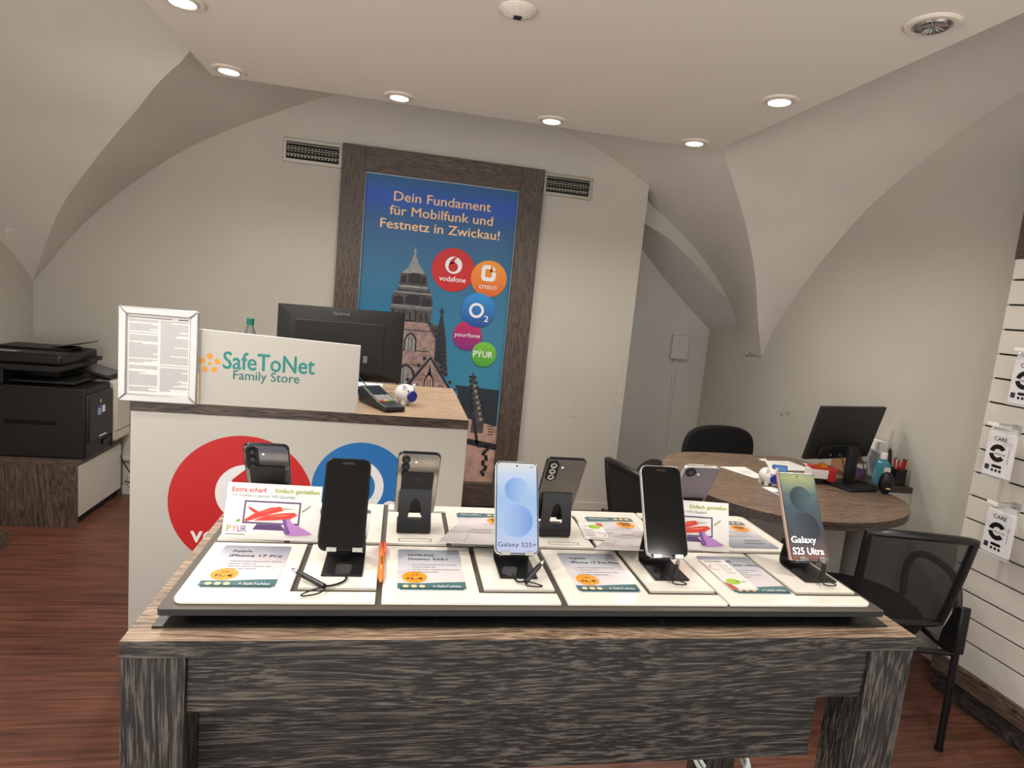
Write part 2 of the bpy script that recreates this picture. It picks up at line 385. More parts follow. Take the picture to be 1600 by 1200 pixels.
GR = [(2.6, 4.14, 1.274), (2.474, 4.05, 1.52), (2.333, 3.92, 1.827), (2.154, 3.8, 2.102), (1.971, 3.68, 2.315), (1.771, 3.55, 2.519), (1.3, 3.05, 2.8), (.8, 2.3, 3.0), (.17, 1.3, 3.1)]
GL = [(-2.257, 4.336, 1.345), (-1.99, 4.05, 1.76), (-1.725, 3.85, 2.016), (-1.493, 3.68, 2.216), (-1.38, 3.58, 2.294), (-1.239, 3.47, 2.422), (-1.088, 3.4, 2.528), (-.7, 2.9, 2.85), (-.3, 2.1, 3.02), (.17, 1.3, 3.1)]
FR = [(2.6, y, z) for y, z in ((4.14, 1.274), (4.023, 1.532), (3.702, 1.886), (3.357, 2.196), (3.106, 2.352), (2.869, 2.466), (2.736, 2.534), (2.3, 2.68), (1.8, 2.76), (1.3, 2.8))]
FL = [(-2.257, y, z) for y, z in ((4.336, 1.345), (4.22, 1.45), (3.95, 1.62), (3.6, 1.82), (3.3, 1.95), (2.9, 2.1), (2.5, 2.2), (2.0, 2.3), (1.3, 2.35))]
FBL = [(x, 4.336, z) for x, z in ((-2.257, 1.345), (-2.192, 1.43), (-2.042, 1.653), (-1.842, 1.878), (-1.64, 2.065), (-1.412, 2.245), (-1.217, 2.364), (-.97, 2.495), (-.747, 2.608), (-.516, 2.708), (-.2, 2.79), (.1, 2.82))]
CR = [(2.6, 4.344, 1.252), (2.6, 4.503, 1.428), (2.549, 4.55, 1.627), (2.281, 4.55, 1.947), (2.013, 4.55, 2.155), (1.75, 4.55, 2.332), (1.66, 4.336, 2.40), (1.429, 4.336, 2.528), (1.206, 4.336, 2.632), (.993, 4.336, 2.687), (.5, 4.336, 2.79), (.1, 4.336, 2.82)]
def mir(P): return [(x, 2.6 - y, z) for x, y, z in P]
def sm(P): return smoothline(P, 2)
def web(A, B, n=48, k=8, sag=0.0):
    A = resample(sm(A), n); B = resample(sm(B), n); rows = []
    for j in range(k + 1):
        t = j / k; rows.append([a.lerp(b, t) + Vector((0, 0, sag * math.sin(PI * t))) for a, b in zip(A, B)])
    return rows
def softweb(A, B, n=60, k=14):
    """web that leaves the wall without a crease"""
    A = resample(sm(A), n); B = resample(sm(B), n); rows = []
    for j in range(k + 1):
        t = 1 - j / k; row = []
        for a, b in zip(A, B):
            c = Vector((b.x, b.y * .55 + a.y * .45, max(b.z, a.z - .02)))
            row.append(b * (1 - t) ** 2 + c * (2 * t * (1 - t)) + a * t * t)
        rows.append(row)
    return rows
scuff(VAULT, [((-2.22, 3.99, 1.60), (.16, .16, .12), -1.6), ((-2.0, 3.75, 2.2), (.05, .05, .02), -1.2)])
m = MB()
m.grid(web(GR, FR, n=80), VAULT); m.grid(softweb(GL, FL), VAULT); m.grid(web(GL, FBL, n=60), VAULT); m.grid(web(GR, CR, n=80), VAULT)
FFL = [(x, y, z) for x, y, z in mir(FBL)]
FFR = [(2.6, 2.6 - 4.14, 1.274)] + [(x, -1.736, z) for x, z in ((2.58, 1.4), (2.3, 1.95), (1.9, 2.25), (1.43, 2.53), (.99, 2.69), (.5, 2.79), (.1, 2.82))]
m.grid(web(mir(GR), mir(FR)), VAULT); m.grid(web(mir(GL), mir(FL)), VAULT); m.grid(web(mir(GL), FFL), VAULT); m.grid(web(mir(GR), FFR), VAULT)
m.add([(2.6, 4.14, 1.274), (2.6, 4.344, 1.252), (2.56, 4.25, 1.3)], [(0, 1, 2)], VAULT)
struct(m.build('ceiling', ang=0.5))
# recess beside the poster wall: spandrel above its arch and the arch's own underside
A = [(1.2, 4.55, 2.40), (1.753, 4.55, 2.168), (1.95, 4.55, 2.086), (2.16, 4.55, 1.935), (2.409, 4.55, 1.739), (2.549, 4.55, 1.627), (2.6, 4.503, 1.43)]
CS = [(1.2, 4.55, 2.9), (1.75, 4.55, 2.55), (2.013, 4.55, 2.3), (2.281, 4.55, 2.07), (2.549, 4.55, 1.70), (2.58, 4.53, 1.52), (2.6, 4.503, 1.43)]
Bn = [(1.2, YN, 2.5), (1.6, YN, 2.25), (1.91, YN, 2.022), (2.111, YN, 1.827), (2.334, YN, 1.634), (2.6, YN, 1.424)]
m = MB(); m.loft(A, CS, PLASTER, 60); m.loft(A, Bn, NICHE, 60)
struct(m.build('wall_niche_arch', ang=0.5))
m = MB(); m.box(XL, YB - .012, 0, -.453, YB, .062, WHITE); m.box(.889, YB - .012, 0, 1.657, YB, .062, WHITE)
struct(m.build('baseboard_back', bevel=.002))
m = MB(); m.box(XR - .012, 2.17, 0, XR, YN, .062, WHITE); struct(m.build('baseboard_right', bevel=.002))
m = MB(); m.box(XL, YB - .02, .235, -1.3, YB, .258, WHITE); struct(m.build('trim_2', bevel=.002))

# dropped ceiling panel with its ring of downlights
PZ = 2.45
m = MB(); m.box(-.99, YF, PZ, 1.667, 3.40, PZ + .04, PANELW); struct(m.build('ceiling_panel', bevel=.003))
LRING = mat('lamp_ring', (222, 214, 204), rough=0.4)
LREFL = mat('lamp_reflector', (200, 200, 200), rough=0.15, metal=1.0)
LGLOW = mat('lamp_glow', (255, 244, 224), emit=14.0)
LOFF = mat('lamp_lens_off', (150, 150, 152), rough=0.1, metal=0.8)
def downlight(x, y, lit, label):
    t = thing('downlight', label, 'ceiling light', (x, y, PZ), group='round downlights in the dropped ceiling panel')
    b = MB(); b.lathe([(.076, 0.0), (.077, -.004), (.071, -.0085), (.057, -.0085), (.052, -.004), (.052, 0.0)], LRING, 40, False, False); b.build('trim_ring', t)
    b = MB(); b.lathe([(.052, -.004), (.047, -.012), (.044, -.010), (.044, -.003)], LRING if lit else CHROME, 36, False, False)
    if not lit:
        b.M = Matrix.Identity(4)
        for k in range(24):
            a = 2 * PI * k / 24; b.tube([(.012 * math.cos(a), .012 * math.sin(a), -.0035), (.043 * math.cos(a), .043 * math.sin(a), -.0105)], .0018, LREFL, 5)
    b.build('reflector', t)
    b = MB(); b.lathe([(.044, -.0085 if lit else -.003), (.02, -.0105 if lit else -.0045), (0.001, -.011 if lit else -.005)], LGLOW if lit else LOFF, 32, False, True); b.build('lens', t)
    if lit:
        ld = bpy.data.lights.new('bulb', 'SPOT'); ld.energy = LAMP_W; ld.color = LAMP_COL; ld.spot_size = R(150); ld.spot_blend = 0.9; ld.shadow_soft_size = .045
        lo = bpy.data.objects.new('bulb', ld); COL.objects.link(lo); lo.parent = t; lo.location = (0, 0, -.03)
    return t
for i, (x, y, l) in enumerate([(-.876, 3.27, 'lit round downlight at the far left corner of the ceiling panel'),
        (-.089, 3.28, 'lit round downlight on the far ceiling edge, second from the left corner'),
        (.688, 3.29, 'lit round downlight on the far ceiling edge above the poster right side'),
        (1.488, 3.30, 'lit round downlight at the far right corner of the ceiling panel'),
        (1.5, 2.536, 'lit round downlight on the right ceiling edge, behind the dark one'),
        (-.842, 2.54, 'lit round downlight cut by the top edge of the photo at left')]): downlight(x, y, True, l)
downlight(1.505, 1.764, False, 'unlit round downlight with silver reflector at the right ceiling edge')
for x, y, l in [(-.842, 1.76, 'lit round downlight on the left ceiling edge, above the display table'), (-.842, .95, 'lit round downlight on the left ceiling edge beside the camera'),
             (1.5, .95, 'lit round downlight on the right ceiling edge beside the camera'), (-.84, .1, 'lit round downlight on the left ceiling edge behind the camera'),
             (-.84, -1.0, 'lit round downlight at the left ceiling edge, far behind the camera'), (1.5, -1.0, 'lit round downlight at the right ceiling edge, far behind the camera')]: downlight(x, y, True, l)
t = thing('ceiling_sensor', 'white round ceiling sensor with a black square eye near the top edge', 'sensor', (.302, 2.152, PZ))
b = MB(); b.lathe([(.062, 0), (.062, -.004), (.052, -.012), (.024, -.022), (.017, -.024)], LRING, 40, False, True)
for k in range(12):
    a = 2 * PI * k / 12; b.tube([(.02 * math.cos(a), .02 * math.sin(a), -.0232), (.05 * math.cos(a), .05 * math.sin(a), -.0125)], .0012, LRING, 5)
b.build('housing', t)
b = MB(); b.box(-.013, -.013, -.028, .013, .013, -.0235, BGLOSS); b.build('sensor_eye', t, bevel=.003)

# ------------------------------------------------------------------ poster in its oak frame
YP = YB - .03
t = thing('framed_poster', 'tall framed poster of a church tower with round network logos on the back wall', 'poster', (0, YB, 0))
def fr(name, x0, z0, x1, z1, m, d=.045):
    b = MB(); b.box(x0, -d, z0, x1, 0, z1, m); return b.build(name, t, bevel=.0015)
fr('frame_stile', -.453, .02, -.301, 2.408, FRZ); fr('frame_stile', .727, .02, .889, 2.408, FRZ)
fr('frame_rail', -.301, 2.252, .727, 2.408, FRX); fr('frame_rail', -.301, .02, .727, .186, FRX)
SKY = grad('poster_sky_glow', [(0, (58, 142, 172)), (.45, (44, 124, 158)), (.75, (28, 98, 140)), (.87, (22, 88, 148)), (.935, (20, 84, 196)), (.975, (24, 92, 160)), (1, (24, 92, 140))], 'Z', .19, 2.25)  # printed sky, with a glow painted in as the bright blue band near the top
ST1 = mat('print_stone', (164, 138, 132), rough=.6, mottle=.45, mscale=40); ST2 = mat('print_stone_dark', (82, 77, 78), rough=.6, mottle=.55, mscale=34)
ST3 = mat('print_stone_shade', (36, 33, 40), rough=.6); ST4 = mat('print_slate', (38, 48, 58), rough=.6, mottle=.25, mscale=30); ST5 = mat('print_stone_light', (150, 150, 148), rough=.6, mottle=.3, mscale=40)
ST6 = mat('print_stone_pink', (190, 152, 138), rough=.6, mottle=.3, mscale=14); TGOLD = mat('letter_apricot', (255, 212, 150), rough=.5)
b = MB(); b.M = T(0, -.012, 0) @ FRONT
b.prism([(-.301, .186), (.727, .186), (.727, 2.252), (-.301, 2.252)], -.012, 0, SKY)
b.frame2(-.301, .186, .727, 2.252, .004, .0004, ALU)
L = lambda k: .0006 + .0006 * k
# tower, lantern and spire
b.poly([(.0385, 1.742), (.073, 1.742), (.078, 1.69), (.134, 1.631), (.152, 1.6), (.156, 1.543), (.172, 1.53), (.185, 1.495), (.199, 1.44), (.199, 1.384), (-.082, 1.368), (-.079, 1.469), (-.05, 1.5), (-.036, 1.534), (-.034, 1.6), (-.03, 1.624), (.021, 1.669)], L(0), ST2)
b.poly([(.054, 1.805), (.059, 1.805), (.063, 1.75), (.096, 1.677), (.02, 1.669), (.048, 1.75)], L(1), ST5)
b.rect(.044, 1.775, .07, 1.781, L(2), ST5); b.disc(.0565, 1.758, .007, L(2), ST5, 12)
b.poly([(.021, 1.669), (.096, 1.677), (.134, 1.631), (-.03, 1.624)], L(2), ST5)
for x0, x1, z0, z1 in ((-.025, .012, 1.56, 1.60), (.024, .105, 1.562, 1.612), (.115, .14, 1.56, 1.60)): b.poly([(x0, z0), (x1, z0), (x1, z1)] + circ((x0 + x1) / 2, z1, (x1 - x0) / 2, 9, (x1 - x0) / 4, 0, PI)[1:-1] + [(x0, z1)], L(3), ST3)
b.rect(-.036, 1.532, .157, 1.545, L(3), ST5); b.rect(-.034, 1.516, .16, 1.530, L(3), ST3); b.rect(-.06, 1.492, .185, 1.50, L(3), ST5)
for k in range(14): b.rect(-.03 + k * .0135, 1.518, -.024 + k * .0135, 1.53, L(4), ST5)
for x0, x1, z0, z1 in ((-.068, -.002, 1.415, 1.452), (.014, .108, 1.42, 1.462), (.124, .185, 1.415, 1.455)): b.poly([(x0, z0), (x1, z0), (x1, z1)] + circ((x0 + x1) / 2, z1, (x1 - x0) / 2, 9, (x1 - x0) / 4, 0, PI)[1:-1] + [(x0, z1)], L(3), ST3)
b.rect(-.082, 1.402, .2, 1.41, L(4), ST5)
for k in range(20): b.rect(-.078 + k * .0138, 1.385, -.072 + k * .0138, 1.402, L(4), ST5)
b.poly([(-.082, 1.372), (.199, 1.384), (.19, 1.31), (-.05, 1.30)], L(1), ST2)
for k in range(7): b.rect(-.065 + k * .037, 1.31, -.055 + k * .037, 1.37, L(2), ST3)
b.poly([(-.20, 1.30), (.165, 1.31), (.215, 1.27), (.24, 1.19), (.235, .86), (-.24, .86), (-.22, 1.30)], L(0), ST1)
b.poly([(.165, 1.31), (.30, 1.27), (.34, .95), (.24, .95), (.235, 1.19)], L(1), ST2)
b.poly([(.262, 1.38), (.272, 1.38), (.295, 1.26), (.318, 1.0), (.236, 1.06), (.246, 1.27)], L(2), ST4)
b.rect(.252, 1.375, .283, 1.388, L(3), ST4); b.disc(.267, 1.398, .012, L(3), ST4, 10)
for k in range(9): b.disc(.236 + .008 * k, 1.25 - k * .035, .013, L(3), ST3, 8); b.disc(.3 + .003 * k, 1.2 - k * .03, .009, L(3), ST3, 8)
for zz in (1.30, 1.24, 1.10, 1.0): b.rect(-.2, zz, .2, zz + .008, L(1), ST2)
def gothic(cx, z0, w, h, n, m1, m2, k):
    arc = [(cx + w / 2, z0), (cx + w / 2, z0 + h * .6), (cx + w * .35, z0 + h * .83), (cx, z0 + h), (cx - w * .35, z0 + h * .83), (cx - w / 2, z0 + h * .6), (cx - w / 2, z0)]
    b.poly(arc, L(k), m1); q = [((x - cx) * .78 + cx, (z - z0) * .9 + z0) for x, z in arc]; b.poly(q, L(k + 1), m2)
    for i in range(1, n): b.rect(cx - w * .39 + w * .78 * i / n - .002, z0, cx - w * .39 + w * .78 * i / n + .002, z0 + h * .75, L(k + 2), m1)
gothic(.066, 1.10, .085, .13, 3, ST3, ST5, 2); gothic(-.12, 1.10, .085, .13, 3, ST3, ST5, 2)
gothic(.05, .86, .12, .15, 3, ST3, ST5, 2)
# nave gable and roofs
b.poly([(.213, 1.075), (.50, .676), (.52, .63), (-.2, .50), (-.05, .72)], L(5), ST4)
b.poly([(.213, 1.05), (.49, .655), (-.06, .655)], L(6), ST1)
b.poly([(.213, 1.02), (.235, .9), (.19, .9)], L(7), ST3); gothic(.213, .80, .07, .16, 3, ST3, ST6, 7)
for s in (-1, 1):
    for k in range(7):
        u = .213 + s * (.03 + .035 * k); v = 1.045 - .052 * k; b.disc(u + s * .012, v + .012, .012, L(7), ST3, 8); b.ring(.213 + s * (.045 + .02 * k), .93 - .035 * k, .012, .017, L(7), ST2, 0, PI, 10)
b.poly([(.40, .885), (.715, .868), (.715, .47), (.527, .52)], L(1), ST4)
b.poly([(.508, .95), (.520, .993), (.532, .95), (.56, .86), (.585, .8), (.626, .64), (.625, .55), (.535, .55), (.54, .7), (.515, .86)], L(8), ST2)
b.rect(.49, .945, .545, .957, L(9), ST3)
for k in range(7): b.disc(.505 + .006 * k, .92 - .035 * k, .012, L(9), ST3, 8); b.disc(.545 + .012 * k, .91 - .035 * k, .011, L(9), ST3, 8); b.rect(.53 + .01 * k, .88 - .04 * k, .545 + .011 * k, .9 - .04 * k, L(9), ST5)
b.poly([(-.29, .56), (.49, .655), (.727, .60), (.727, .19), (-.29, .19)], L(7), ST6)
b.poly([(.36, .49), (.727, .43), (.727, .475), (.36, .53)], L(9), ST3); b.poly([(.54, .66), (.56, .66), (.60, .47), (.58, .47)], L(9), ST3)
for k in range(4): b.rect(.66, .60 - k * .02, .70, .606 - k * .02, L(9), ST3)
for k in range(12): b.disc(.655 + .014 * math.sin(k * 1.7), .455 - k * .019, .014, L(10), ST3, 8)
for k in range(4): b.ring(.6 + .02 * k, .455, .006, .011, L(10), ST3, n=10)
# round logos
def badge(cx, cz, r, m, k): b.disc(cx, cz, r, L(k), m, 48)
ORG = grad('badge_orange', [(0, (214, 92, 16)), (1, (240, 150, 30))], 'Z', 1.52, 1.76); O2B = grad('badge_blue', [(0, (8, 62, 150)), (1, (28, 142, 214))], 'Z', 1.3, 1.54); YF_ = grad('badge_magenta', [(0, (120, 20, 120)), (1, (196, 26, 84))], 'Z', 1.14, 1.34); PYG = grad('badge_green', [(0, (60, 150, 40)), (1, (120, 196, 50))], 'Z', 1.02, 1.21)
badge(.32, 1.678, .147, PRED, 9); badge(.57, 1.642, .125, ORG, 10); badge(.514, 1.42, .120, O2B, 11); badge(.455, 1.237, .102, YF_, 10); badge(.582, 1.116, .088, PYG, 11)
b.disc(.321, 1.71, .058, L(11), PWHT, 36); b.disc(.318, 1.698, .033, L(12), PRED, 28); b.poly([(.288, 1.71), (.296, 1.738), (.318, 1.762), (.337, 1.768), (.338, 1.758), (.326, 1.746), (.322, 1.725)], L(12), PRED)
b.text('vodafone', .32, 1.598, PWHT, L(11), h=.036, width=.182, align='C', bold=.012)
b.poly(rrect(.515, 1.625, .615, 1.735, .028), L(12), PWHT); b.poly(rrect(.541, 1.652, .588, 1.708, .008), L(13), ORG); b.rect(.576, 1.69, .618, 1.737, L(13), ORG); b.poly([(.592, 1.70), (.616, 1.70), (.592, 1.735)], L(14), PWHT); b.rect(.592, 1.66, .616, 1.69, L(14), PWHT)
b.text('OTELO', .568, 1.572, PWHT, L(12), h=.024, width=.122, align='C', bold=.012)
b.ring(.503, 1.418, .034, .052, L(13), PWHT, n=40, k=1.0); b.text('2', .56, 1.345, PWHT, L(13), h=.042, width=.032, bold=.014)
b.text('yourfone', .453, 1.220, PWHT, L(12), h=.036, width=.178, align='C', bold=.006)
b.text('PŸUR', .575, 1.094, PWHT, L(13), h=.055, width=.138, align='C', bold=.018)
for s_, z_, w_, x_ in (('Dein Fundament', 2.091, .652, .217), ('für Mobilfunk und', 2.0, .695, .216), ('Festnetz in Zwickau!', 1.909, .806, .216)): b.text(s_, x_, z_, TGOLD, L(2), h=.062 if s_[0] != 'f' else .062, width=w_, align='C', bold=.008)
b.build('poster_print', t, smooth=False)

# ventilation grilles either side of the poster
def vent(x0, x1, label):
    t = thing('vent_grille', label, 'vent', (x0, YB, 2.252), group='steel vent grilles beside the poster'); w = x1 - x0; h = .15
    b = MB(); b.M = FRONT; b.prism(rrect(0, 0, w, h, .002, 2), 0, .004, STEEL); b.rect(.02, .022, w - .02, h - .022, .0044, DARK); b.build('backplate', t, smooth=False)
    b = MB()
    for q in ((0, 0, w, .022), (0, h - .022, w, h), (0, .022, .02, h - .022), (w - .02, .022, w, h - .022)): b.box(q[0], -.016, q[1], q[2], 0, q[3], STEEL)
    b.build('frame', t, bevel=.003)
    for k in range(6):
        b = MB(); z = .034 + k * .0165; b.box(.02, -.013, z, w - .02, -.006, z + .0035, STEEL if k % 2 else BLACK2); b.build('louvre', t, smooth=False)
    b = MB(); n = int((w - .04) / .021)
    for k in range(n):
        for r_ in range(3): b.box(.026 + k * .021, -.010, .0385 + r_ * .028, .037 + k * .021, -.005, .0475 + r_ * .028, STEEL)
    b.build('deflector_blades', t, smooth=False)
vent(-.82, -.455, 'steel vent grille on the back wall left of the poster')
vent(.891, 1.236, 'steel vent grille on the back wall right of the poster')
# service box with its conduit in the recess
t = thing('wall_box', 'white junction box with a thin conduit on the recess wall', 'junction box', (2.335, YN, 1.15))
b = MB(); b.box(-.075, -.045, 0, .075, 0, .203, NICHE); b.build('cover', t, bevel=.006)
b = MB(); b.tube([(-.02, -.012, 0), (-.005, -.012, -1.15)], .011, NICHE, 8); b.build('conduit', t)
t = thing('wall_socket', 'small white socket low on the back wall by the printer cabinet', 'socket', (-1.66, YB, .06))
b = MB(); b.box(-.04, -.018, 0, .04, 0, .08, WHITE); b.build('plate', t, bevel=.003)
b = MB(); b.M = T(0, -.0185, .04) @ FRONT; b.ring(0, 0, .012, .024, .0004, INKG); b.build('socket_ring', t, smooth=False)
b = MB(); b.tube(smoothline([(-.005, -.02, .04), (-.01, -.05, .1), (-.045, -.06, .16), (-.07, -.055, .22)], 2), .004, BLACK, 6); b.tube(smoothline([(.0, -.02, .04), (.02, -.05, .02), (-.04, -.06, .05)], 2), .004, BLACK, 6); tag(b.build('power_cable', None, (-1.66, YB, .06)), 'black power cables hanging at the wall socket behind the cabinet', 'cable')

# ------------------------------------------------------------------ slat wall, right edge of the photo
SLAT = mat('slat_white', (212, 206, 196), rough=0.55, bump=.1, bscale=90)
t = thing('slatwall_unit', 'white grooved slatwall with dark oak header and plinth on the right', 'slatwall', (2.41, 0, 0))
b = MB(); y0, y1 = -1.2, 2.165
b.box(.012, y0, .168, .18, y1 - .001, 1.866, DARK)
zz = [.168] + [.283 + .1 * k for k in range(16)] + [1.866]
for a, c in zip(zz, zz[1:]): b.box(0, y0, a + (.0035 if a > .2 else 0), .012, y1, c - (.0035 if c < 1.8 else 0), SLAT)
b.box(.012, y1 - .001, .168, .18, y1, 1.866, SLAT)
b.build('slat_boards', t, bevel=.0012, segs=1)
b = MB(); b.box(-.004, y0, 1.866, .18, y1 + .004, 2.35, EDGEX); b.build('header', t, bevel=.002)
OAKYB = wood('skirting_oak', (52, 40, 33), (96, 80, 68), (124, 106, 92), 'Y', fine=.6)
b = MB(); b.box(-.012, y0, .09, .17, y1 + .01, .1665, OAKYB); b.build('skirting', t, bevel=.002)
b = MB(); b.box(.0, y0, 0, .17, y1, .09, OAKY); b.build('plinth', t, bevel=.002)
CARD = mat('pack_card', (226, 224, 226), rough=.35); CLEAR = mat('clear_plastic', (235, 238, 240), rough=.08, trans=.0, alpha=.35)
def pack(y, z, label, line):
    h = thing('display_hook', 'wire hook on the slatwall holding the white pack, ' + label, 'hook', (2.41, y, z + .19), group='display hooks on the slatwall')
    b = MB(); b.tube([(0, 0, .0), (-.10, 0, .0), (-.115, 0, .006)], .0028, CHROME, 8); b.tube([(0, 0, .016), (-.11, .0, .022)], .002, CHROME, 8); b.build('wire', h)
    b = MB(); b.box(-.004, -.02, -.012, 0, .02, .022, CLEAR); b.build('backplate', h, bevel=.001)
    b = MB(); b.box(-.118, -.022, .012, -.114, .022, .026, PAPER); b.build('price_holder', h, bevel=.001)
    t = thing('phone_case_pack', 'white pack with black open ring on the slatwall, ' + label, 'pack', (2.352, y, z), group='white hanging packs on the slatwall')
    b = MB(); b.box(-.008, -.055, 0, .008, .055, .172, CARD); b.build('carton', t, bevel=.002)
    b = MB(); b.M = T(-.0085, 0, 0) @ LEFT
    b.text('CARE', 0, .142, INK, .0003, h=.016, width=.054, align='C', bold=.012)
    b.ring(-.002, .093, .017, .035, .0003, BLACK, R(35), R(170)); b.ring(-.002, .093, .017, .035, .0003, BLACK, R(190), R(325))
    b.text(line, .008, .088, INK, .0006, h=.006, width=.046, align='C', bold=.01)
    b.poly(rrect(-.018, .035, .024, .046, .005), .0003, BLACK); 
    for k in range(3): b.disc(-.012 + k * .016, .024, .0055, .0003, BLACK, 16)
    b.rect(-.045, .022, -.027, .042, .0003, INK)
    for k in range(5): b.rect(.041, .06 + k * .012, .044, .068 + k * .012, .0003, INKG)
    b.build('front_print', t, smooth=False)
    b = MB(); b.box(-.0012, -.055, .172, .0012, .055, .198, CLEAR); b.build('hang_tab', t)
    b = MB(); b.box(-.012, -.058, -.008, .004, .05, -.002, CLEAR); b.build('blister_edge', t)
pack(1.972, 1.30, 'topmost of three', 'PREMIUM')
pack(2.018, 1.003, 'middle one of three', 'WALLET CASE')
pack(1.958, .704, 'lowest of three', 'WALLET CASE')

# ------------------------------------------------------------------ printer cabinet and copier, left
t = thing('printer_cabinet', 'low dark oak cabinet with two white doors under the copier', 'cabinet', (-2.0, 4.02, 0))
x0, x1, y0, y1 = -2.255 + 2.0, -1.735 + 2.0, 3.735 - 4.02, 4.325 - 4.02
b = MB(); b.box(x0, y0 + .02, .045, x1 - .02, y1, .36, DARK); b.build('body', t)
b = MB(); b.box(x0, y0, .36, x1, y1, .385, CABX); b.build('top', t, bevel=.0015)
b = MB(); b.box(x0, y0, 0, x1, y0 + .02, .36, CABZ); b.build('side_panel', t, bevel=.0015)
b = MB(); b.box(x0, y1 - .02, 0, x1, y1, .36, CABZ); b.build('side_panel', t, bevel=.0015)
b = MB(); b.box(x0, y0 + .02, 0, x1 - .03, y1 - .02, .045, BLACK2); b.build('plinth', t)
ym = (y0 + y1) / 2
for a, c in ((y0 + .022, ym - .0015), (ym + .0015, y1 - .022)):
    b = MB(); b.box(x1 - .02, a, .055, x1 - .001, c, .352, WHITE); b.build('door', t, bevel=.0012)
PRN = mat('copier_black', (17, 16, 17), rough=.45); PRN2 = mat('copier_dark_grey', (34, 33, 33), rough=.4); PRW = mat('copier_white', (206, 198, 184), rough=.4)
t = thing('copier', 'black office copier with white side unit standing on the low oak cabinet', 'copier', (-2.0, 4.05, .3855))
ox, oy = 2.0, -4.05
def pb(name, q, m, bev=.006, par=None):
    b = MB(); b.box(q[0] + ox, q[1] + oy, q[2] - .3855, q[3] + ox, q[4] + oy, q[5] - .3855, m); return b.build(name, par or t, bevel=bev)
pb('lower_body', (-2.25, 3.79, .3855, -1.715, 4.10, .79), PRN, .008)
pb('paper_drawer', (-2.25, 4.10, .3855, -1.71, 4.18, .52), PRN)
d = pb('front_door', (-2.1, 3.80, .475, -1.700, 4.105, .755), PRN2, .012)
b = MB(); b.M = T(-1.6995 + ox, 3.95 + oy, 0) @ RIGHT
b.rect(-.055, .235, .005, .29, .0004, mat('sticker_blue', (60, 96, 160), rough=.5)); b.rect(.005, .245, .04, .285, .0004, PWHT)
for k in range(3): b.rect(-.05, .242 + k * .013, -.012, .247 + k * .013, .0007, PWHT)
b.build('sticker', d, smooth=False)
b = MB(); b.M = T(-1.6995 + ox, 3.95 + oy, 0) @ RIGHT; b.poly([(-.022, .325), (-.004, .325), (-.013, .30)], .0004, PWHT); b.build('badge', d, smooth=False)
b = MB(); b.M = T(-1.6995 + ox, 3.95 + oy, 0) @ RIGHT; b.rect(-.03, .105, .06, .113, .0004, PWHT); b.build('nameplate', d, smooth=False)
h = pb('drawer_grip', (-1.712, 3.99, .425, -1.7075, 4.09, .455), BGLOSS, .002)
pb('neck', (-2.25, 3.80, .79, -2.13, 4.15, .88), PRN); pb('rear_column', (-2.25, 4.0, .79, -1.95, 4.3, .88), PRN)
w_ = pb('side_unit', (-2.25, 4.115, .41, -1.69, 4.325, .795), PRW, .018); pb('side_seam', (-1.6915, 4.118, .478, -1.6885, 4.322, .481), PRN2, 0)
pb('output_tray', (-2.2, 3.85, .80, -1.80, 4.12, .815), PRN2, .003)
pb('tray_lip', (-2.12, 3.782, .785, -1.86, 3.80, .792), PRN2, .001); pb('side_grip', (-2.12, 3.7885, .575, -1.86, 3.7905, .598), BGLOSS, 0); pb('grip_edge', (-2.12, 3.786, .568, -1.86, 3.79, .574), PRN2, .001)
s_ = pb('scanner_unit', (-2.25, 3.78, .875, -1.85, 4.24, .91), PRN, .006)
b = MB(); b.box(-.25, -.262, .525, .165, .16, .590, PRN); b.build('document_feeder', t, bevel=.02, segs=3)
b = MB(); b.box(-.25, -.10, .591, .10, .10, .602, PRN); b.M = T(.03, .04, .602) @ Matrix.Rotation(R(-12), 4, 'Y'); b.box(-.16, -.10, 0, .14, .12, .006, PRN2); b.build('feeder_tray', t, bevel=.002)
b = MB(); b.M = T(-.13, -.23, .5905); b.box(-.1, -.02, 0, .06, .04, .001, mat('label_grey', (150, 148, 146))); b.build('feeder_label', t)
b = MB(); b.M = T(.195, .165, .435) @ Matrix.Rotation(R(14), 4, 'Y'); b.box(-.12, -.12, 0, .085, .10, .018, PRN); b.build('control_panel', t, bevel=.004)
b = MB(); b.M = T(.195, .165, .435) @ Matrix.Rotation(R(14), 4, 'Y'); b.box(-.10, -.10, .0182, .066, .082, .0192, mat('screen_dim', (96, 98, 100), rough=.12)); b.build('touch_screen', t)
b = MB(); b.box(.05, -.0, .52, .19, .16, .545, PRN); b.build('paper_guide', t, bevel=.003)
t = thing('floor_plinth', 'low dark oak block on the floor at the left photo edge', 'block', (-2.06, 3.3, 0))
b = MB(); b.box(-.13, -.3, 0, .13, .17, .085, CABX); b.build('block', t, bevel=.002)

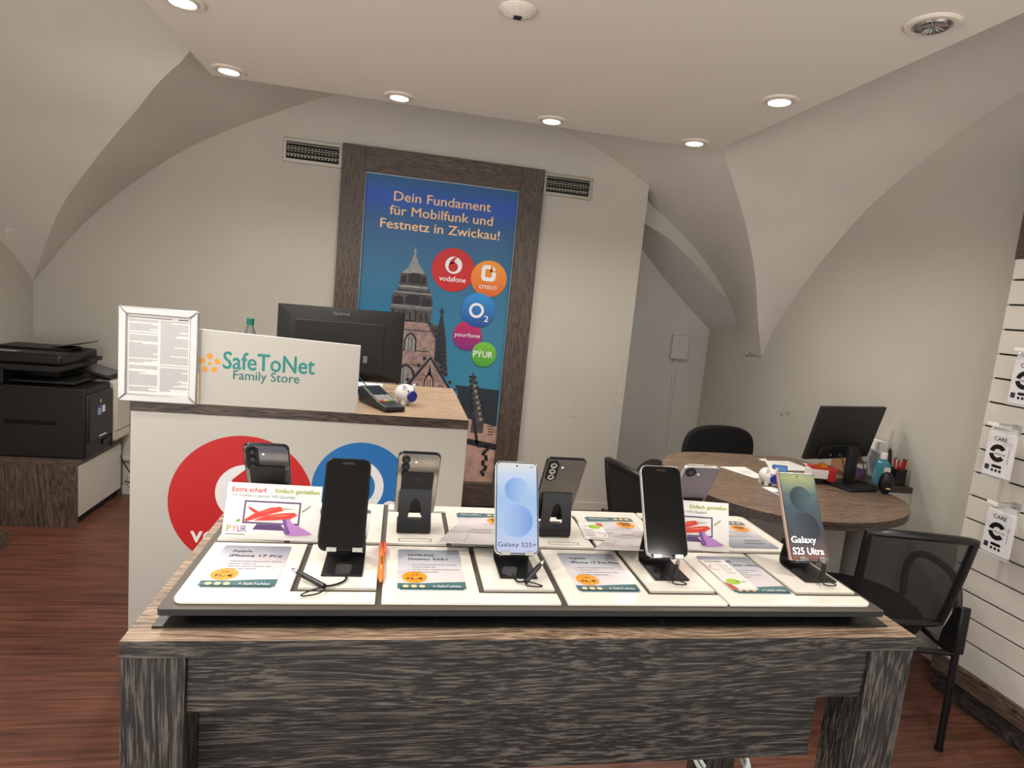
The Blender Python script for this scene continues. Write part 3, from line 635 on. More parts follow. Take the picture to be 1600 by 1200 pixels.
# ------------------------------------------------------------------ sales counter
t = thing('sales_counter', 'white counter front with large red and blue logos under an oak top', 'counter', (-.31, 2.66, 0))
cx, cy = .31, -2.66
def cb(name, q, m, bev=.0015):
    b = MB(); b.box(q[0] + cx, q[1] + cy, q[2], q[3] + cx, q[4] + cy, q[5], m); return b.build(name, t, bevel=bev)
b = MB(); q = (-.893, 2.277, 1.0147, .272, 3.05, 1.05)
b.box(q[0] + cx, q[1] + cy, q[2], q[3] + cx, q[1] + cy + .0012, q[5], EDGEX); b.box(q[0] + cx, q[1] + cy + .0012, q[2], q[3] + cx, q[4] + cy, q[5], CTX); b.build('worktop', t)
fp = cb('front_panel', (-.891, 2.279, 0, .272, 2.30, 1.0147), WHITE)
cb('side_panel', (-.891, 2.30, 0, -.869, 3.03, 1.0147), WHITE); cb('side_panel', (.25, 2.30, 0, .272, 3.03, 1.0147), WHITE); cb('shelf', (-.869, 2.32, .45, .25, 3.0, .47), WHITE)
b = MB(); b.M = T(cx, 2.279 + cy, 0) @ FRONT
def K(k): return .0004 + .0004 * k
b.disc(-.521, .699, .247, K(0), PRED, 72); b.disc(-.507, .735, .105, K(1), PWHT, 48); b.disc(-.512, .715, .062, K(2), PRED, 36); b.poly([(-.572, .73), (-.555, .785), (-.51, .825), (-.478, .838), (-.475, .822), (-.5, .79), (-.51, .755)], K(2), PRED)
b.text('vodafone', -.521, .545, PWHT, K(1), h=.065, width=.34, align='C', bold=.015)
b.disc(-.107, .7675, .176, K(1), PBLUE, 64); b.ring(-.128, .775, .072, .104, K(2), PWHT, n=48); b.text('2', -.02, .64, PWHT, K(2), h=.085, width=.06, bold=.014)
b.disc(.08, .45, .14, K(0), PORG, 48); b.disc(-.2, .42, .12, K(0), PMAG, 48); b.disc(-.03, .22, .10, K(0), PGRN, 48)
b.text('yourfone', -.2, .40, PWHT, K(1), h=.04, width=.19, align='C'); b.text('OTELO', .08, .40, PWHT, K(1), h=.03, width=.14, align='C', bold=.012); b.text('PŸUR', -.03, .2, PWHT, K(1), h=.055, width=.14, align='C', bold=.018)
b.build('front_logos', t, smooth=False)
# standing sign
t = thing('store_sign', 'white upright sign with teal lettering and orange dots on the counter edge', 'sign', (-.408, 2.283, 1.0505))
b = MB(); b.M = FRONT
b.prism([(-.268, 0), (.268, 0), (.2685, .2475), (-.2715, .2615)], -.014, 0, WHITE, mside=PWHT); b.build('panel', t, bevel=.0008, smooth=False)
b = MB(); b.M = FRONT
SO = mat('sign_orange', (236, 160, 54), rough=.5)
dc = (-.236, .145)
for k in range(5):
    a = R(90 + 72 * k); b.disc(dc[0] + .026 * math.cos(a), dc[1] + .026 * math.sin(a), .0098, .0005, SO, 20)
b.disc(dc[0], dc[1], .0062, .0005, SO, 18)
TD = mat('letter_teal_dark', (44, 116, 112), rough=.5)
b.text('SafeToNet', -.193, .130, TEALT, .0005, h=.062, width=.308, bold=.016); b.text('Family Store', -.158, .085, TD, .0005, h=.043, width=.222, bold=.008)
b.build('lettering', t, smooth=False)
# snap frame with the notice
t = thing('snap_frame', 'silver snap frame holding a printed notice on the counter left end', 'frame', (-.801, 2.268, 1.0505))
w, h = .124, .3215
for nm, pts in (('frame_rail', [(-w, 0), (w, 0), (w - .026, .026), (-w + .026, .026)]), ('frame_rail', [(-w, h), (-w + .026, h - .026), (w - .026, h - .026), (w, h)]), ('frame_stile', [(-w, 0), (-w + .026, .026), (-w + .026, h - .026), (-w, h)]), ('frame_stile', [(w, 0), (w, h), (w - .026, h - .026), (w - .026, .026)])):
    b = MB(); b.M = FRONT; b.prism(pts, -.004, .011, ALU); b.build(nm, t, bevel=.004, segs=3)
b = MB(); b.M = FRONT; b.prism([(-w + .02, .02), (w - .02, .02), (w - .02, h - .02), (-w + .02, h - .02)], -.004, .001, PAPER)
rnd = random.Random(3); NTX = mat('notice_grey', (168, 168, 172), rough=.6)
for c_ in (-.092, .004):
    z = h - .045; k = 0
    while z > .033:
        ln = .088 if rnd.random() > .2 else .03 + .05 * rnd.random()
        if rnd.random() > .1: b.rect(c_, z, c_ + ln, z + .0022, .0014, NTX)
        z -= .0043
b.rect(-.092, h - .036, .04, h - .033, .0014, INKG); b.rect(.06, h - .036, .09, h - .033, .0014, INK)
b.build('notice', t, smooth=False)
# monitor (back side)
t = thing('computer_monitor', 'black widescreen monitor seen from behind on the counter', 'monitor', (-.257, 2.80, 1.0505))
MB_ = mat('monitor_shell', (20, 20, 21), rough=.5, bump=.05, bscale=300)
mon = Matrix.Translation((0, 0, .2)) @ Matrix.Rotation(R(-4), 4, 'X') @ Matrix.Rotation(R(-0.6), 4, 'Y')
b = MB(); b.M = mon @ FRONT; w, h = .269, .158
b.prism([(-w, -h), (w, -h), (w, h), (-w, h)], -.03, -.012, MB_)
V = [(-w, -h, -.012), (w, -h, -.012), (w, h, -.012), (-w, h, -.012), (-.20, -.128, .012), (.195, -.128, .012), (.195, .105, .012), (-.20, .105, .012)]
b.add(V, [(0, 1, 5, 4), (1, 2, 6, 5), (2, 3, 7, 6), (3, 0, 4, 7), (4, 5, 6, 7)], MB_); b.build('housing', t, bevel=.002)
b = MB(); b.M = mon @ FRONT; b.prism(rrect(-.19, -.12, .185, .096, .006), .012, .017, MB_); b.build('rear_cover', t, bevel=.002)
b = MB(); b.M = mon @ FRONT
b.text('iiyama', 0, .121, mat('badge_grey', (120, 120, 122), rough=.4), .0165, h=.018, width=.072, align='C', bold=.012)
b.build('badge', t, smooth=False)
for sx in (-.055, .055):
    b = MB(); b.M = mon @ FRONT; b.disc(sx, .06, .005, .0175, BLACK, 12); b.build('screw_hole', t, smooth=False)
b = MB(); b.M = mon @ FRONT; b.rect(.10, -.075, .118, -.045, .0178, INKG); b.rect(.095, -.105, .17, -.04, .0174, BLACK); b.build('port_panel', t, smooth=False)
b = MB(); b.M = mon @ FRONT; b.prism([(-w, h - .002), (w, h - .002), (w, h), (-w, h)], -.031, -.012, CHROME); b.rect(-w + .01, -h + .012, w - .01, h - .01, -.0305, BGLOSS); b.build('bezel', t, smooth=False)
b = MB(); b.box(-.04, -.03, .006, .04, .0, .17, BLACK); b.build('stand_neck', t, bevel=.004)
b = MB(); b.lathe([(.12, 0), (.12, .006), (.1, .012)], BLACK, 36); b.build('stand_base', t)
# bottle behind the sign
t = thing('water_bottle', 'clear water bottle with a green cap behind the store sign', 'bottle', (-.655, 2.9, 1.0505))
GL_ = mat('bottle_plastic', (206, 214, 212), rough=.06, trans=.85)
b = MB(); b.lathe([(.028, 0), (.034, .006), (.034, .15), (.033, .17), (.022, .215), (.0135, .238), (.0135, .25)], GL_, 28); b.build('body', t)
b = MB(); b.lathe([(.0155, .245), (.0155, .272), (.013, .275)], mat('cap_green', (16, 120, 104), rough=.4), 24); b.build('cap', t)
# piggy banks
PIG = mat('pig_white', (232, 228, 226), rough=.25, coat=.3); PSN = mat('pig_blue_snout', (22, 36, 140), rough=.35)
def piggy(loc, rz, r, label):
    t = thing('piggy_bank', label, 'piggy bank', loc, (0, 0, rz), group='white piggy banks with blue snouts')
    b = MB(); b.ball((0, .0, r * 1.05), r * .98, r * 1.12, r * .92, PIG)
    for sx in (-1, 1):
        for sy in (-.45, .5): b.M = T(sx * r * .45, sy * r, 0); b.lathe([(r * .24, 0), (r * .27, r * .12), (r * .27, r * .5)], PIG, 14)
    b.M = Matrix.Identity(4); b.build('body', t, ang=1.2)
    for sx in (-1, 1):
        b = MB(); b.M = T(sx * r * .55, -r * .55, r * 1.72) @ Matrix.Rotation(sx * R(28), 4, 'Y'); b.lathe([(r * .28, -r * .1), (r * .24, r * .12), (r * .10, r * .32), (r * .02, r * .38)], PIG, 14, sy=.45); b.build('ear', t, ang=1.0)
        b = MB(); b.ball((sx * r * .36, -r * .92, r * 1.42), r * .085, r * .06, r * .085, INK, 12, 8); b.build('eye', t)
    b = MB(); b.M = T(0, -r * 1.0, r * .92) @ Matrix.Rotation(R(90), 4, 'X'); b.lathe([(r * .52, -.0), (r * .55, r * .12), (r * .50, r * .24), (r * .3, r * .27)], PSN, 28); b.build('snout', t, ang=1.0)
piggy((.033, 2.535, 1.0505), R(38), .042, 'white piggy bank with blue snout beside the card terminal on the counter')
# card terminal
t = thing('card_terminal', 'black card payment terminal with screen and keypad on the counter', 'card terminal', (-.06, 2.455, 1.0505), (0, 0, R(28)))
b = MB(); b.M = Matrix(((0, 0, 1, 0), (1, 0, 0, 0), (0, 1, 0, 0), (0, 0, 0, 1)))
b.prism([(-.125, 0), (.115, 0), (.12, .055), (.10, .068), (-.055, .028), (-.125, .022)], -.043, .043, BLACK); b.build('body', t, bevel=.006)
sl = math.atan2(.04, .155)
b = MB(); b.M = T(0, .025, .0487) @ Matrix.Rotation(sl, 4, 'X'); b.prism(rrect(-.038, -.085, .038, .07, .006), 0, .0015, CHROME); b.build('faceplate', t, smooth=False)
b = MB(); b.M = T(0, .025, .0487) @ Matrix.Rotation(sl, 4, 'X'); b.prism(rrect(-.032, -.02, .032, .062, .003), .0015, .002, mat('terminal_screen', (44, 48, 56), rough=.08)); b.build('screen', t, smooth=False)
b = MB(); b.M = T(0, .025, .0487) @ Matrix.Rotation(sl, 4, 'X')
KC = [mat('key_red', (176, 60, 50)), mat('key_yellow', (190, 150, 60)), mat('key_green', (70, 140, 80)), mat('key_grey', (140, 140, 142))]
for i in range(3):
    for j in range(4): b.box(-.030 + i * .021, -.082 + j * .0145, .0015, -.013 + i * .021, -.072 + j * .0145, .004, KC[3] if j else KC[i])
b.build('keypad', t, smooth=False)
b = MB(); b.tube(smoothline([(.0, .12, .05), (-.01, .17, .08), (-.03, .24, .12), (-.05, .3, .1)], 2), .0025, BLACK, 6); b.build('cord', t)
t = thing('device', 'small dark blue device leaning behind the sign next to the terminal', 'device', (-.205, 2.55, 1.0505), (0, 0, R(25)))
b = MB(); b.M = Matrix.Rotation(R(-35), 4, 'X'); b.box(-.035, 0, 0, .035, .012, .12, BLACK); b.build('body', t, bevel=.003)
b = MB(); b.M = Matrix.Rotation(R(-35), 4, 'X'); b.box(-.03, -.0012, .01, .03, 0, .11, mat('handset_blue', (70, 110, 150), rough=.2)); b.build('screen', t)
b = MB(); b.box(-.09, -.08, 0, .09, .08, .002, PAPER); tag(b.build('paper_sheet', None, (-.16, 2.955, 1.0505)), 'white paper sheet on the counter behind the card terminal', 'paper')

# ------------------------------------------------------------------ display table
t = thing('display_table', 'dark wenge oak display table in the foreground', 'table', (.267, 1.06, 0))
tx, ty = -.267, -1.06
def tb(name, q, m, bev=.0012):
    b = MB(); b.box(q[0] + tx, q[1] + ty, q[2], q[3] + tx, q[4] + ty, q[5], m); return b.build(name, t, bevel=bev)
b = MB(); q = (-.328, .812, 1.0065, .862, 1.312, 1.03)
b.box(q[0] + tx, q[1] + ty, q[2], q[3] + tx, q[1] + ty + .0012, q[5], OAKX); b.box(q[0] + tx, q[1] + ty + .0012, q[2], q[3] + tx, q[4] + ty, q[5], TOPX_LIT); b.build('tabletop', t, bevel=.0006)
for x in (-.327, .783):
    for y in (.815, 1.231): tb('leg', (x, y, 0, x + .078, y + .078, 1.0065), OAKZ)
tb('apron', (-.249, .822, .9205, .783, .84, 1.0065), OAKX); tb('apron', (-.249, 1.284, .9205, .783, 1.302, 1.0065), OAKX)
tb('apron', (-.322, .893, .9205, -.304, 1.231, 1.0065), OAKY); tb('apron', (.838, .893, .9205, .856, 1.231, 1.0065), OAKY)
tb('under_box', (-.249, .88, .768, .753, 1.24, 1.0065), OAKX)
# raised board
t = thing('display_board', 'flat taupe board raised on a dark plinth on the display table', 'display board', (.2625, 1.062, 1.0305))
b = MB(); b.prism(rrect(-.5575, -.221, .5575, .221, .006), .019, .029, TAUPE, mside=BLACK2); b.build('board', t, bevel=.001)
b = MB(); b.box(-.525, -.19, .0025, .525, .19, .019, DARK); b.build('plinth', t)
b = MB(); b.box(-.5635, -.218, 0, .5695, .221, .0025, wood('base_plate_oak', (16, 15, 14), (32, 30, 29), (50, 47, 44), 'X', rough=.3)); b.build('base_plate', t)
b = MB()
for x_ in (-.44, -.18, .18, .44): b.M = T(x_, -.1905, .0095) @ FRONT; b.disc(0, 0, .003, 0, CHROME, 12)
b.build('screws', t, smooth=False)
ZB = 1.0598
XLs = [-.281, -.001, .278, .547]; XRs = [-.010, .267, .542, .806]
ords = ['leftmost', 'second from left', 'third from left', 'rightmost']
def plate(name, pts, z0, label, grp, extra=None):
    cxm = sum(p[0] for p in pts) / len(pts); cym = sum(p[1] for p in pts) / len(pts)
    b = MB(); b.prism([(p[0] - cxm, p[1] - cym) for p in pts], 0, .005, ACRYL, mside=ACRYL)
    if extra: extra(b, cxm, cym)
    return tag(b.build(name, None, (cxm, cym, z0), bevel=.0006, segs=1), label, 'display plate', grp)
def rnd_corner(P, k, r=.014):
    """round vertex k of a polygon"""
    p = Vector(P[k]); a = (Vector(P[k - 1]) - p).normalized(); c = (Vector(P[(k + 1) % len(P)]) - p).normalized()
    p0 = p + a * r; p1 = p + c * r; ctr = p0 + c * r
    out = []
    for i in range(7):
        u = i / 6 * PI / 2; out.append(tuple(ctr - c * r * math.cos(u) - a * r * math.sin(u)))
    return P[:k] + out + P[k + 1:]
for i in range(4):
    a, c = XLs[i], XRs[i]; s = c - .113
    P = [(a, .854), (c, .854), (c, .884), (s - .009, .884), (s - .009, 1.055), (a, 1.055)]
    if i == 0: P = rnd_corner(P, 0)
    if i == 3: P = rnd_corner(P, 1)
    plate('card_plate', P, ZB, 'white L-shaped plate under the price card in the near row, ' + ords[i], 'white L-shaped plates on the display board')
    plate('phone_plate', [(s, .897), (c, .897), (c, 1.055), (s, 1.055)], ZB, 'small white plate under the phone stand in the near row, ' + ords[i], 'small white plates under the phone stands')
    # far row is the near row turned round
    s2 = a + .108
    P = [(c, 1.27), (a, 1.27), (a, 1.241), (s2 + .009, 1.241), (s2 + .009, 1.069), (c, 1.069)]
    if i == 0: P = rnd_corner(P, 1)
    if i == 3: P = rnd_corner(P, 0)
    plate('card_plate', P, ZB, 'white L-shaped plate under the price card in the far row, ' + ords[i], 'white L-shaped plates on the display board')
    def slotmark(b, cxm, cym, a=a):
        b.M = T(a + .052 - cxm, 1.083 - cym, .0053)
        for q in ((-.029, -.0065, .029, -.0055), (-.029, .0055, .029, .0065), (-.029, -.0065, -.028, .0065), (.028, -.0065, .029, .0065)): b.rect(*q, 0, INK)
    plate('phone_plate', [(a, 1.069), (a + .108, 1.069), (a + .108, 1.228), (a, 1.228)], ZB, 'small white plate under the phone stand in the far row, ' + ords[i], 'small white plates under the phone stands', slotmark)
ZC = ZB + .005
# price cards
CG = grad('card_ground', [(0, (236, 226, 226)), (.45, (226, 220, 224)), (.75, (186, 190, 202)), (1, (140, 148, 160))], 'Y', -.074, .074, rough=.22)
def price_card(x, y, rz, lines, price, label, bullets=4):
    t = MB(); w, h = .0525, .0745
    t.prism(rrect(-w, -h, w, h, .005), 0, .0008, CG)
    t.poly([(-w, -h + .004), (w, -h + .004), (w, -.047), (.02, -.049), (-.015, -.053), (-w, -.053)], .0012, TEAL); t.rect(-w + .004, -h, w - .004, -h + .006, .0012, TEAL)
    for k in range(3): t.disc(-.040 + k * .0125, -.0635, .0048, .0016, PEACH, 16)
    t.text('SafeToNet', .008, -.067, PWHT, .0016, h=.0075, width=.037, bold=.013); t.disc(.0035, -.0632, .0022, .0016, PEACH, 8)
    zz = .052
    if not lines:
        t.rect(-.036, .048, .012, .053, .0012, INKG); t.rect(-.036, .034, .004, .039, .0012, INKG)
    for k, s in enumerate(lines): t.text(s, -.036, .047 - k * .0165, INK, .0012, h=.0088, width=min(.088, .0062 * len(s)), bold=.013)
    rr = random.Random(len(label))
    for k in range(bullets):
        u = -.036; v = .013 - k * .009
        t.rect(u, v, u + .002, v + .0012, .0012, INKG); u += .006
        for _ in range(3 if k % 2 else 5):
            ln = .006 + .012 * rr.random(); t.rect(u, v, u + ln, v + .0016, .0012, INKG); u += ln + .002
            if u > .035: break
    t.disc(-.026, -.032, .0195, .0012, ORANGE, 32)
    if price: t.text('UVP', -.026, -.0275, INK, .0016, h=.0045, align='C'); t.text(price, -.026, -.042, INK, .0016, h=.0085, width=.026, align='C', bold=.013)
    else: t.rect(-.036, -.030, -.017, -.026, .0016, INK); t.rect(-.038, -.041, -.014, -.035, .0016, INK)
    return tag(t.build('price_card', None, (x, y, ZC + .0001), (0, 0, rz), smooth=False), label, 'price card', 'price cards on the display board')
price_card(-.208, .966, 0, ['Apple', 'iPhone 17 Pro'], '71,-€', 'price card with orange 71 euro dot, near row left corner')
price_card(.0735, .964, 0, ['SAMSUNG', 'Galaxy S25+'], '52,-€', 'price card with orange 52 euro dot, right of the orange pen')
price_card(.357, .963, 0, ['Apple', 'iPhone 17 Pro Max'], '76,-€', 'price card with orange 76 euro dot, near row between two stands')
price_card(.628, .962, 0, ['SAMSUNG', 'Galaxy S25 Ultra'], '66,-€', 'price card partly covered by a white leaflet, near row right')
for i, (p, l) in enumerate([('', 'price card in the far row hidden behind the leftmost phone'), ('', 'price card in the far row with teal edge, left of the lit white-blue phone'), ('', 'price card in the far row beside the standing leaflet, third from left'), ('', 'price card in the far row at the right corner of the board')]):
    price_card(XRs[i] - .077, 1.156, PI, [], '', l)
# loose leaflets
def leaflet(name, loc, rot, label, w=.056, h=.105):
    b = MB(); b.prism([(-w / 2, -h / 2), (w / 2, -h / 2), (w / 2, h / 2), (-w / 2, h / 2)], 0, .0006, PAPER)
    b.ring(-w * .22, h * .22, .009, .0105, .0009, PRED, R(100), R(300), 16); b.disc(-w * .12, -h * .25, .0125, .0009, mat('leaf_green', (160, 200, 30)), 20, .011); b.text('PŸUR', w * .16, -h * .28, INKG, .0009, h=.007, width=.018, align='C')
    b.poly([(-w / 2, -h / 2), (-w * .22, -h / 2), (-w * .3, -h * .35), (-w / 2, -h * .25)], .0009, mat('leaf_rust', (190, 80, 50)))
    for k in range(5): b.rect(.0, h * .3 - k * .008, w * .4 - .004 * (k % 2), h * .3 - k * .008 + .0014, .0009, INKG if k != 2 else PBLUE)
    b.rect(-w * .4, h * .43, w * .3, h * .45, .0009, INK)
    return tag(b.build(name, None, loc, rot, smooth=False), label, 'leaflet', 'loose leaflets on the price cards')
leaflet('leaflet', (.598, .957, ZC + .0022), (0, 0, 0), 'white leaflet with green dot lying on the near right price card', .05, .118)
leaflet('leaflet', (.408, 1.146, ZC + .0022), (0, 0, R(174)), 'white leaflet with green dot lying in the far row behind the third stand', .05, .09)
# standing brochures and the two seen from behind
CHIL = mat('print_chili', (222, 58, 44), rough=.5); CHIL2 = mat('print_chili_light', (240, 130, 110), rough=.5); TVF = mat('print_tv_purple', (86, 60, 110), rough=.5); SILK = mat('print_silk', (186, 130, 200), rough=.5); SILK2 = mat('print_silk_dark', (120, 80, 150), rough=.5); LIME = mat('print_lime', (150, 176, 40), rough=.5); STEMG = mat('print_stem', (140, 160, 110), rough=.5)
def brochure(loc, rot, label, w=.158, h=.094):
    b = MB(); W2 = w / 2
    b.prism([(-W2, 0), (W2, 0), (W2, h), (-W2, h)], -.0007, 0, PAPER)
    def e(k): return .0003 + .0003 * k
    b.text('Extra scharf.', -W2 + .008, h - .0155, PRED, e(0), h=.0085, width=.058, bold=.013); b.text('Einfach genießen', .0, h - .0165, LIME, e(0), h=.0092, width=.075, bold=.02)
    b.text('TV-Vielfalt in bester HD-Qualität', -W2 + .008, h - .0245, TEAL, e(0), h=.0058, width=.106)
    x0, x1, z0, z1 = -.048, .046, .026, .0645
    b.frame2(x0, z0, x1, z1, .0025, e(1), TVF); b.poly([(-.024, .0255), (.016, .0255), (.024, .016), (-.03, .016)], e(0), TVF)
    b.poly([(-.045, .032), (-.03, .043), (-.004, .054), (.012, .056), (.018, .05), (.0, .044), (-.02, .037), (-.043, .0285)], e(2), CHIL)
    b.poly([(-.03, .031), (-.01, .040), (.014, .045), (.036, .047), (.042, .043), (.03, .036), (.0, .0325)], e(3), CHIL)
    b.poly([(-.042, .055), (-.028, .049), (-.022, .045), (-.03, .044), (-.038, .049)], e(2), CHIL); b.poly([(-.03, .0415), (-.004, .051), (.01, .0535), (-.006, .049)], e(4), CHIL2); b.poly([(-.008, .038), (.016, .0425), (.034, .0435), (.016, .040)], e(4), CHIL2)
    b.poly([(.012, .056), (.022, .0535), (.04, .0535), (.02, .0515)], e(4), STEMG); b.poly([(.048, .05), (.062, .0605), (.063, .059), (.05, .0485)], e(2), STEMG)
    b.poly([(-.052, .028), (-.06, .028), (-.053, .034)], e(1), PGRN)
    b.poly([(.018, .034), (.028, .036), (.034, .029), (.046, .024), (.062, .016), (.07, .012), (.05, .009), (.03, .008), (.024, .013), (.022, .022)], e(5), SILK); b.poly([(.018, .034), (.024, .035), (.027, .024), (.034, .012), (.026, .009), (.022, .014), (.022, .022)], e(6), SILK2)
    for k, (ch, m_) in enumerate((('P', LIME), ('Ÿ', PORG), ('U', PMAG), ('R', PBLUE))): b.text(ch, -W2 + .007 + k * .0085, .0115, m_, e(0), h=.0105 if ch != 'Ÿ' else .0128, width=.0068, bold=.005)
    b.rect(-W2 + .006, .0065, -W2 + .038, .0078, e(0), INKG)
    # fold behind: foot that keeps it standing
    b.prism([(-W2 + .002, 0), (W2 - .002, 0), (W2 - .002, .03), (-W2 + .002, .03)], -.0016, -.0009, PAPER)
    # small print on the back
    b.rect(-W2 + .02, .028, -W2 + .075, .0295, -.0021, INKG); b.rect(-W2 + .02, .036, -W2 + .07, .0372, -.0021, INKG)
    return tag(b.build('brochure', None, loc, rot, smooth=False), label, 'brochure', 'television brochures standing between the phone stands')
def blank_sheet(quad, label):
    c = sum((Vector(q) for q in quad), Vector()) / 4; P = [Vector(q) - c for q in quad]
    n = (P[1] - P[0]).cross(P[3] - P[0]).normalized() * .0007
    m_ = mat('sheet_greyish', (208, 200, 200), rough=.5)
    b = MB(); b.add([tuple(p - n) for p in P] + [tuple(p + n) for p in P], [(0, 3, 2, 1), (4, 5, 6, 7), (0, 1, 5, 4), (1, 2, 6, 5), (2, 3, 7, 6), (3, 0, 4, 7)], m_)
    def at(u, v): return (P[0].lerp(P[1], u)).lerp(P[3].lerp(P[2], u), v) + n * 1.5
    def bar(u0, v0, u1, v1, m=INKG): b.add([tuple(at(u0, v0)), tuple(at(u1, v0)), tuple(at(u1, v1)), tuple(at(u0, v1))], [(0, 1, 2, 3)], m)
    for q in ((.28, .1, .285, .75), (.28, .74, .56, .76), (.34, .55, .56, .565), (.66, .15, .665, .7), (.66, .685, .95, .7), (.66, .15, .95, .165)): bar(*q)
    return tag(b.build('leaflet_sheet', None, tuple(c), smooth=False), label, 'leaflet', 'white sheets tilted against the near row stands')
# canvas x right, y up the sheet, z towards the reader
def lean(deg, rz=0): return (R(90 - deg), 0, rz)
brochure((-.197, 1.0665, ZC + .0012), lean(19, R(-3)), 'television brochure with red chilies leaning at the left front stand')
brochure((.577, 1.064, ZC + .0012), lean(20, R(-6)), 'television brochure with red chilies half hidden by the black phone with silver edge')
ZS = ZC + .001
blank_sheet([(.087, 1.020, ZC + .023), (.240, 1.013, ZC + .023), (.262, 1.157, ZS), (.131, 1.161, ZS)], 'white sheet tilted behind the lit light-blue phone, near the orange pen')
blank_sheet([(.364, 1.008, ZC + .022), (.456, 1.006, ZC + .022), (.54, 1.152, ZS), (.457, 1.152, ZS)], 'white sheet tilted at the left of the silver-edged black phone')


# phone stands
def stand_mesh():
    """folded sheet: base, rear bend, neck with keyhole, support, two lips; front (reader side) is -y, origin under the phone's lower edge"""
    hw = .031
    t = thing('phone_stand', 'x', 'phone stand')
    b = MB(); b.M = Matrix(((0, 0, 1, 0), (1, 0, 0, 0), (0, 1, 0, 0), (0, 0, 0, 1)))
    cb_ = [(-.030, .0005), (.040, .0005)] + [(.043 + .009 * math.sin(a), .0095 - .009 * math.cos(a)) for a in (.5, 1.0, 1.5)] + [(.052, .016), (.049, .016)] + [(.043 + .0055 * math.sin(a), .0095 - .0055 * math.cos(a)) for a in (1.5, 1.0, .5)] + [(.040, .0038), (-.030, .0038)]
    b.prism(cb_, -hw, hw, STANDM); b.build('base', t, bevel=.0006)
    p0 = Vector((0, .0505, .0155)); p1 = Vector((0, .0425, .088)); up = (p1 - p0); ln = up.length; up.normalize(); nrm = Vector((0, up.z, -up.y))
    Mn = Matrix(((1, 0, 0, p0.x), (0, up.y, nrm.y, p0.y), (0, up.z, nrm.z, p0.z), (0, 0, 0, 1)))
    hl = [(.0, .012), (.010, .012), (.0125, .018), (.0085, .040), (.006, .048), (.0, .052)]
    b = MB(); b.M = Mn
    b.prism([(0, 0), (hw, 0), (hw - .002, ln * .5), (hw - .002, ln), (0, ln)] + hl[::-1], -.0015, .0015, STANDM)
    b.prism([(-x, y) for x, y in [(0, 0), (hw, 0), (hw - .002, ln * .5), (hw - .002, ln), (0, ln)] + hl[::-1]], -.0015, .0015, STANDM); b.build('neck', t, bevel=.0005, segs=1)
    # support lies along the phone's back
    tl = R(29); q = Vector((0, .0435, .086)); up2 = Vector((0, math.sin(tl), math.cos(tl))); n2 = Vector((0, math.cos(tl), -math.sin(tl)))
    Ms = Matrix(((1, 0, 0, 0), (0, up2.y, n2.y, q.y), (0, up2.z, n2.z, q.z), (0, 0, 0, 1)))
    b = MB(); b.M = Ms
    b.prism(rrect(-.029, -.002, .029, .040, .004, corners='1100'), -.0015, .0015, STANDM); b.poly([(-.013, .033), (.013, .033), (0, .016)], .0018, BLACK); b.build('support', t, bevel=.0005, segs=1)
    b = MB(); b.M = Ms
    for s in (-1, 1):
        x0, x1 = sorted((s * .012, s * .028)); b.prism([(x0, -.071), (x1, -.071), (x1, .0), (x0, .0)], -.0012, .0012, STANDM)
    arms = b.build('arms', t)
    for s in (-1, 1):
        b = MB(); b.M = Ms; x0, x1 = sorted((s * .012, s * .028)); b.box(x0, -.073, -.0155, x1, -.0705, .0012, CHROME); b.box(x0, -.073, -.0165, x1, -.066, -.0145, CHROME); b.build('lip', arms, bevel=.0008)
    return t
FX = [-.064, .215, .482, .766]; BX = [-.212, .048, .318, .590]
fy, by = .962, 1.161
st_lab = [('black folded stand under the switched-off phone left of the orange pen', FX[0], 0), ('black folded stand under the phone with the lit light-blue screen', FX[1], 0), ('black folded stand under the black phone with silver edge', FX[2], 0), ('black folded stand under the phone with the lit dark green screen', FX[3], 0),
          ('black folded stand seen from behind, under the dark phone at far left', BX[0], 1), ('black folded stand seen from behind, under the silver-backed phone', BX[1], 1), ('black folded stand seen from behind, right of the lit light-blue phone', BX[2], 1), ('black folded stand seen from behind, under the mauve phone at the far right', BX[3], 1)]
proto = None
for l, x, back in st_lab:
    if proto is None: proto = o = stand_mesh()
    else: o = copytree(proto)
    o.location = (x, by if back else fy, ZC)
    if back and x > .2:
        for ch in [c for c in o.children if c.name.startswith('support')]: bpy.data.objects.remove(ch)
    o.rotation_euler = (0, 0, PI if back else 0); tag(o, l, 'phone stand', 'black phone stands on the display board')

# phones: canvas x across, y up, z out of the screen
def phone(x, back, w, h, th, r, edge, rear, label, screen, cams, dz=.0285):
    o = thing('smartphone', label, 'smartphone', (x, by if back else fy, ZC + dz), (R(61), 0, PI if back else 0), 'smartphones on the display board')
    b = MB(); b.prism(rrect(-w / 2, 0, w / 2, h, r, 8), -th, 0, edge); b.build('body', o, bevel=.0016, segs=3)
    b = MB(); b.prism(rrect(-w / 2 + .0012, .0012, w / 2 - .0012, h - .0012, r - .001, 8), -th - .0006, -th + .0002, rear); bc = b.build('back_cover', o, bevel=.0004, segs=1)
    b = MB(); b.prism(rrect(-w / 2 + .0014, .0014, w / 2 - .0014, h - .0014, r - .0012, 8), -.0002, .0004, BGLOSS); fg = b.build('front_glass', o, bevel=.0002, segs=1)
    if screen: screen(fg, w, h, r)
    cams(bc, w, h, th)
    b = MB(); b.box(w / 2, h * .60, -th * .62, w / 2 + .0006, h * .68, -th * .38, edge); b.build('side_button', o)
    b = MB(); b.box(-.013, h, -th * .6, -.002, h + .0002, -th * .5, BLACK); b.box(-.013, h, -th * .6, -.01, h + .0003, -th * .5, BLACK); b.build('top_slot', o)
    return o
LENS = mat('lens_black', (8, 8, 10), rough=.05, coat=.6)
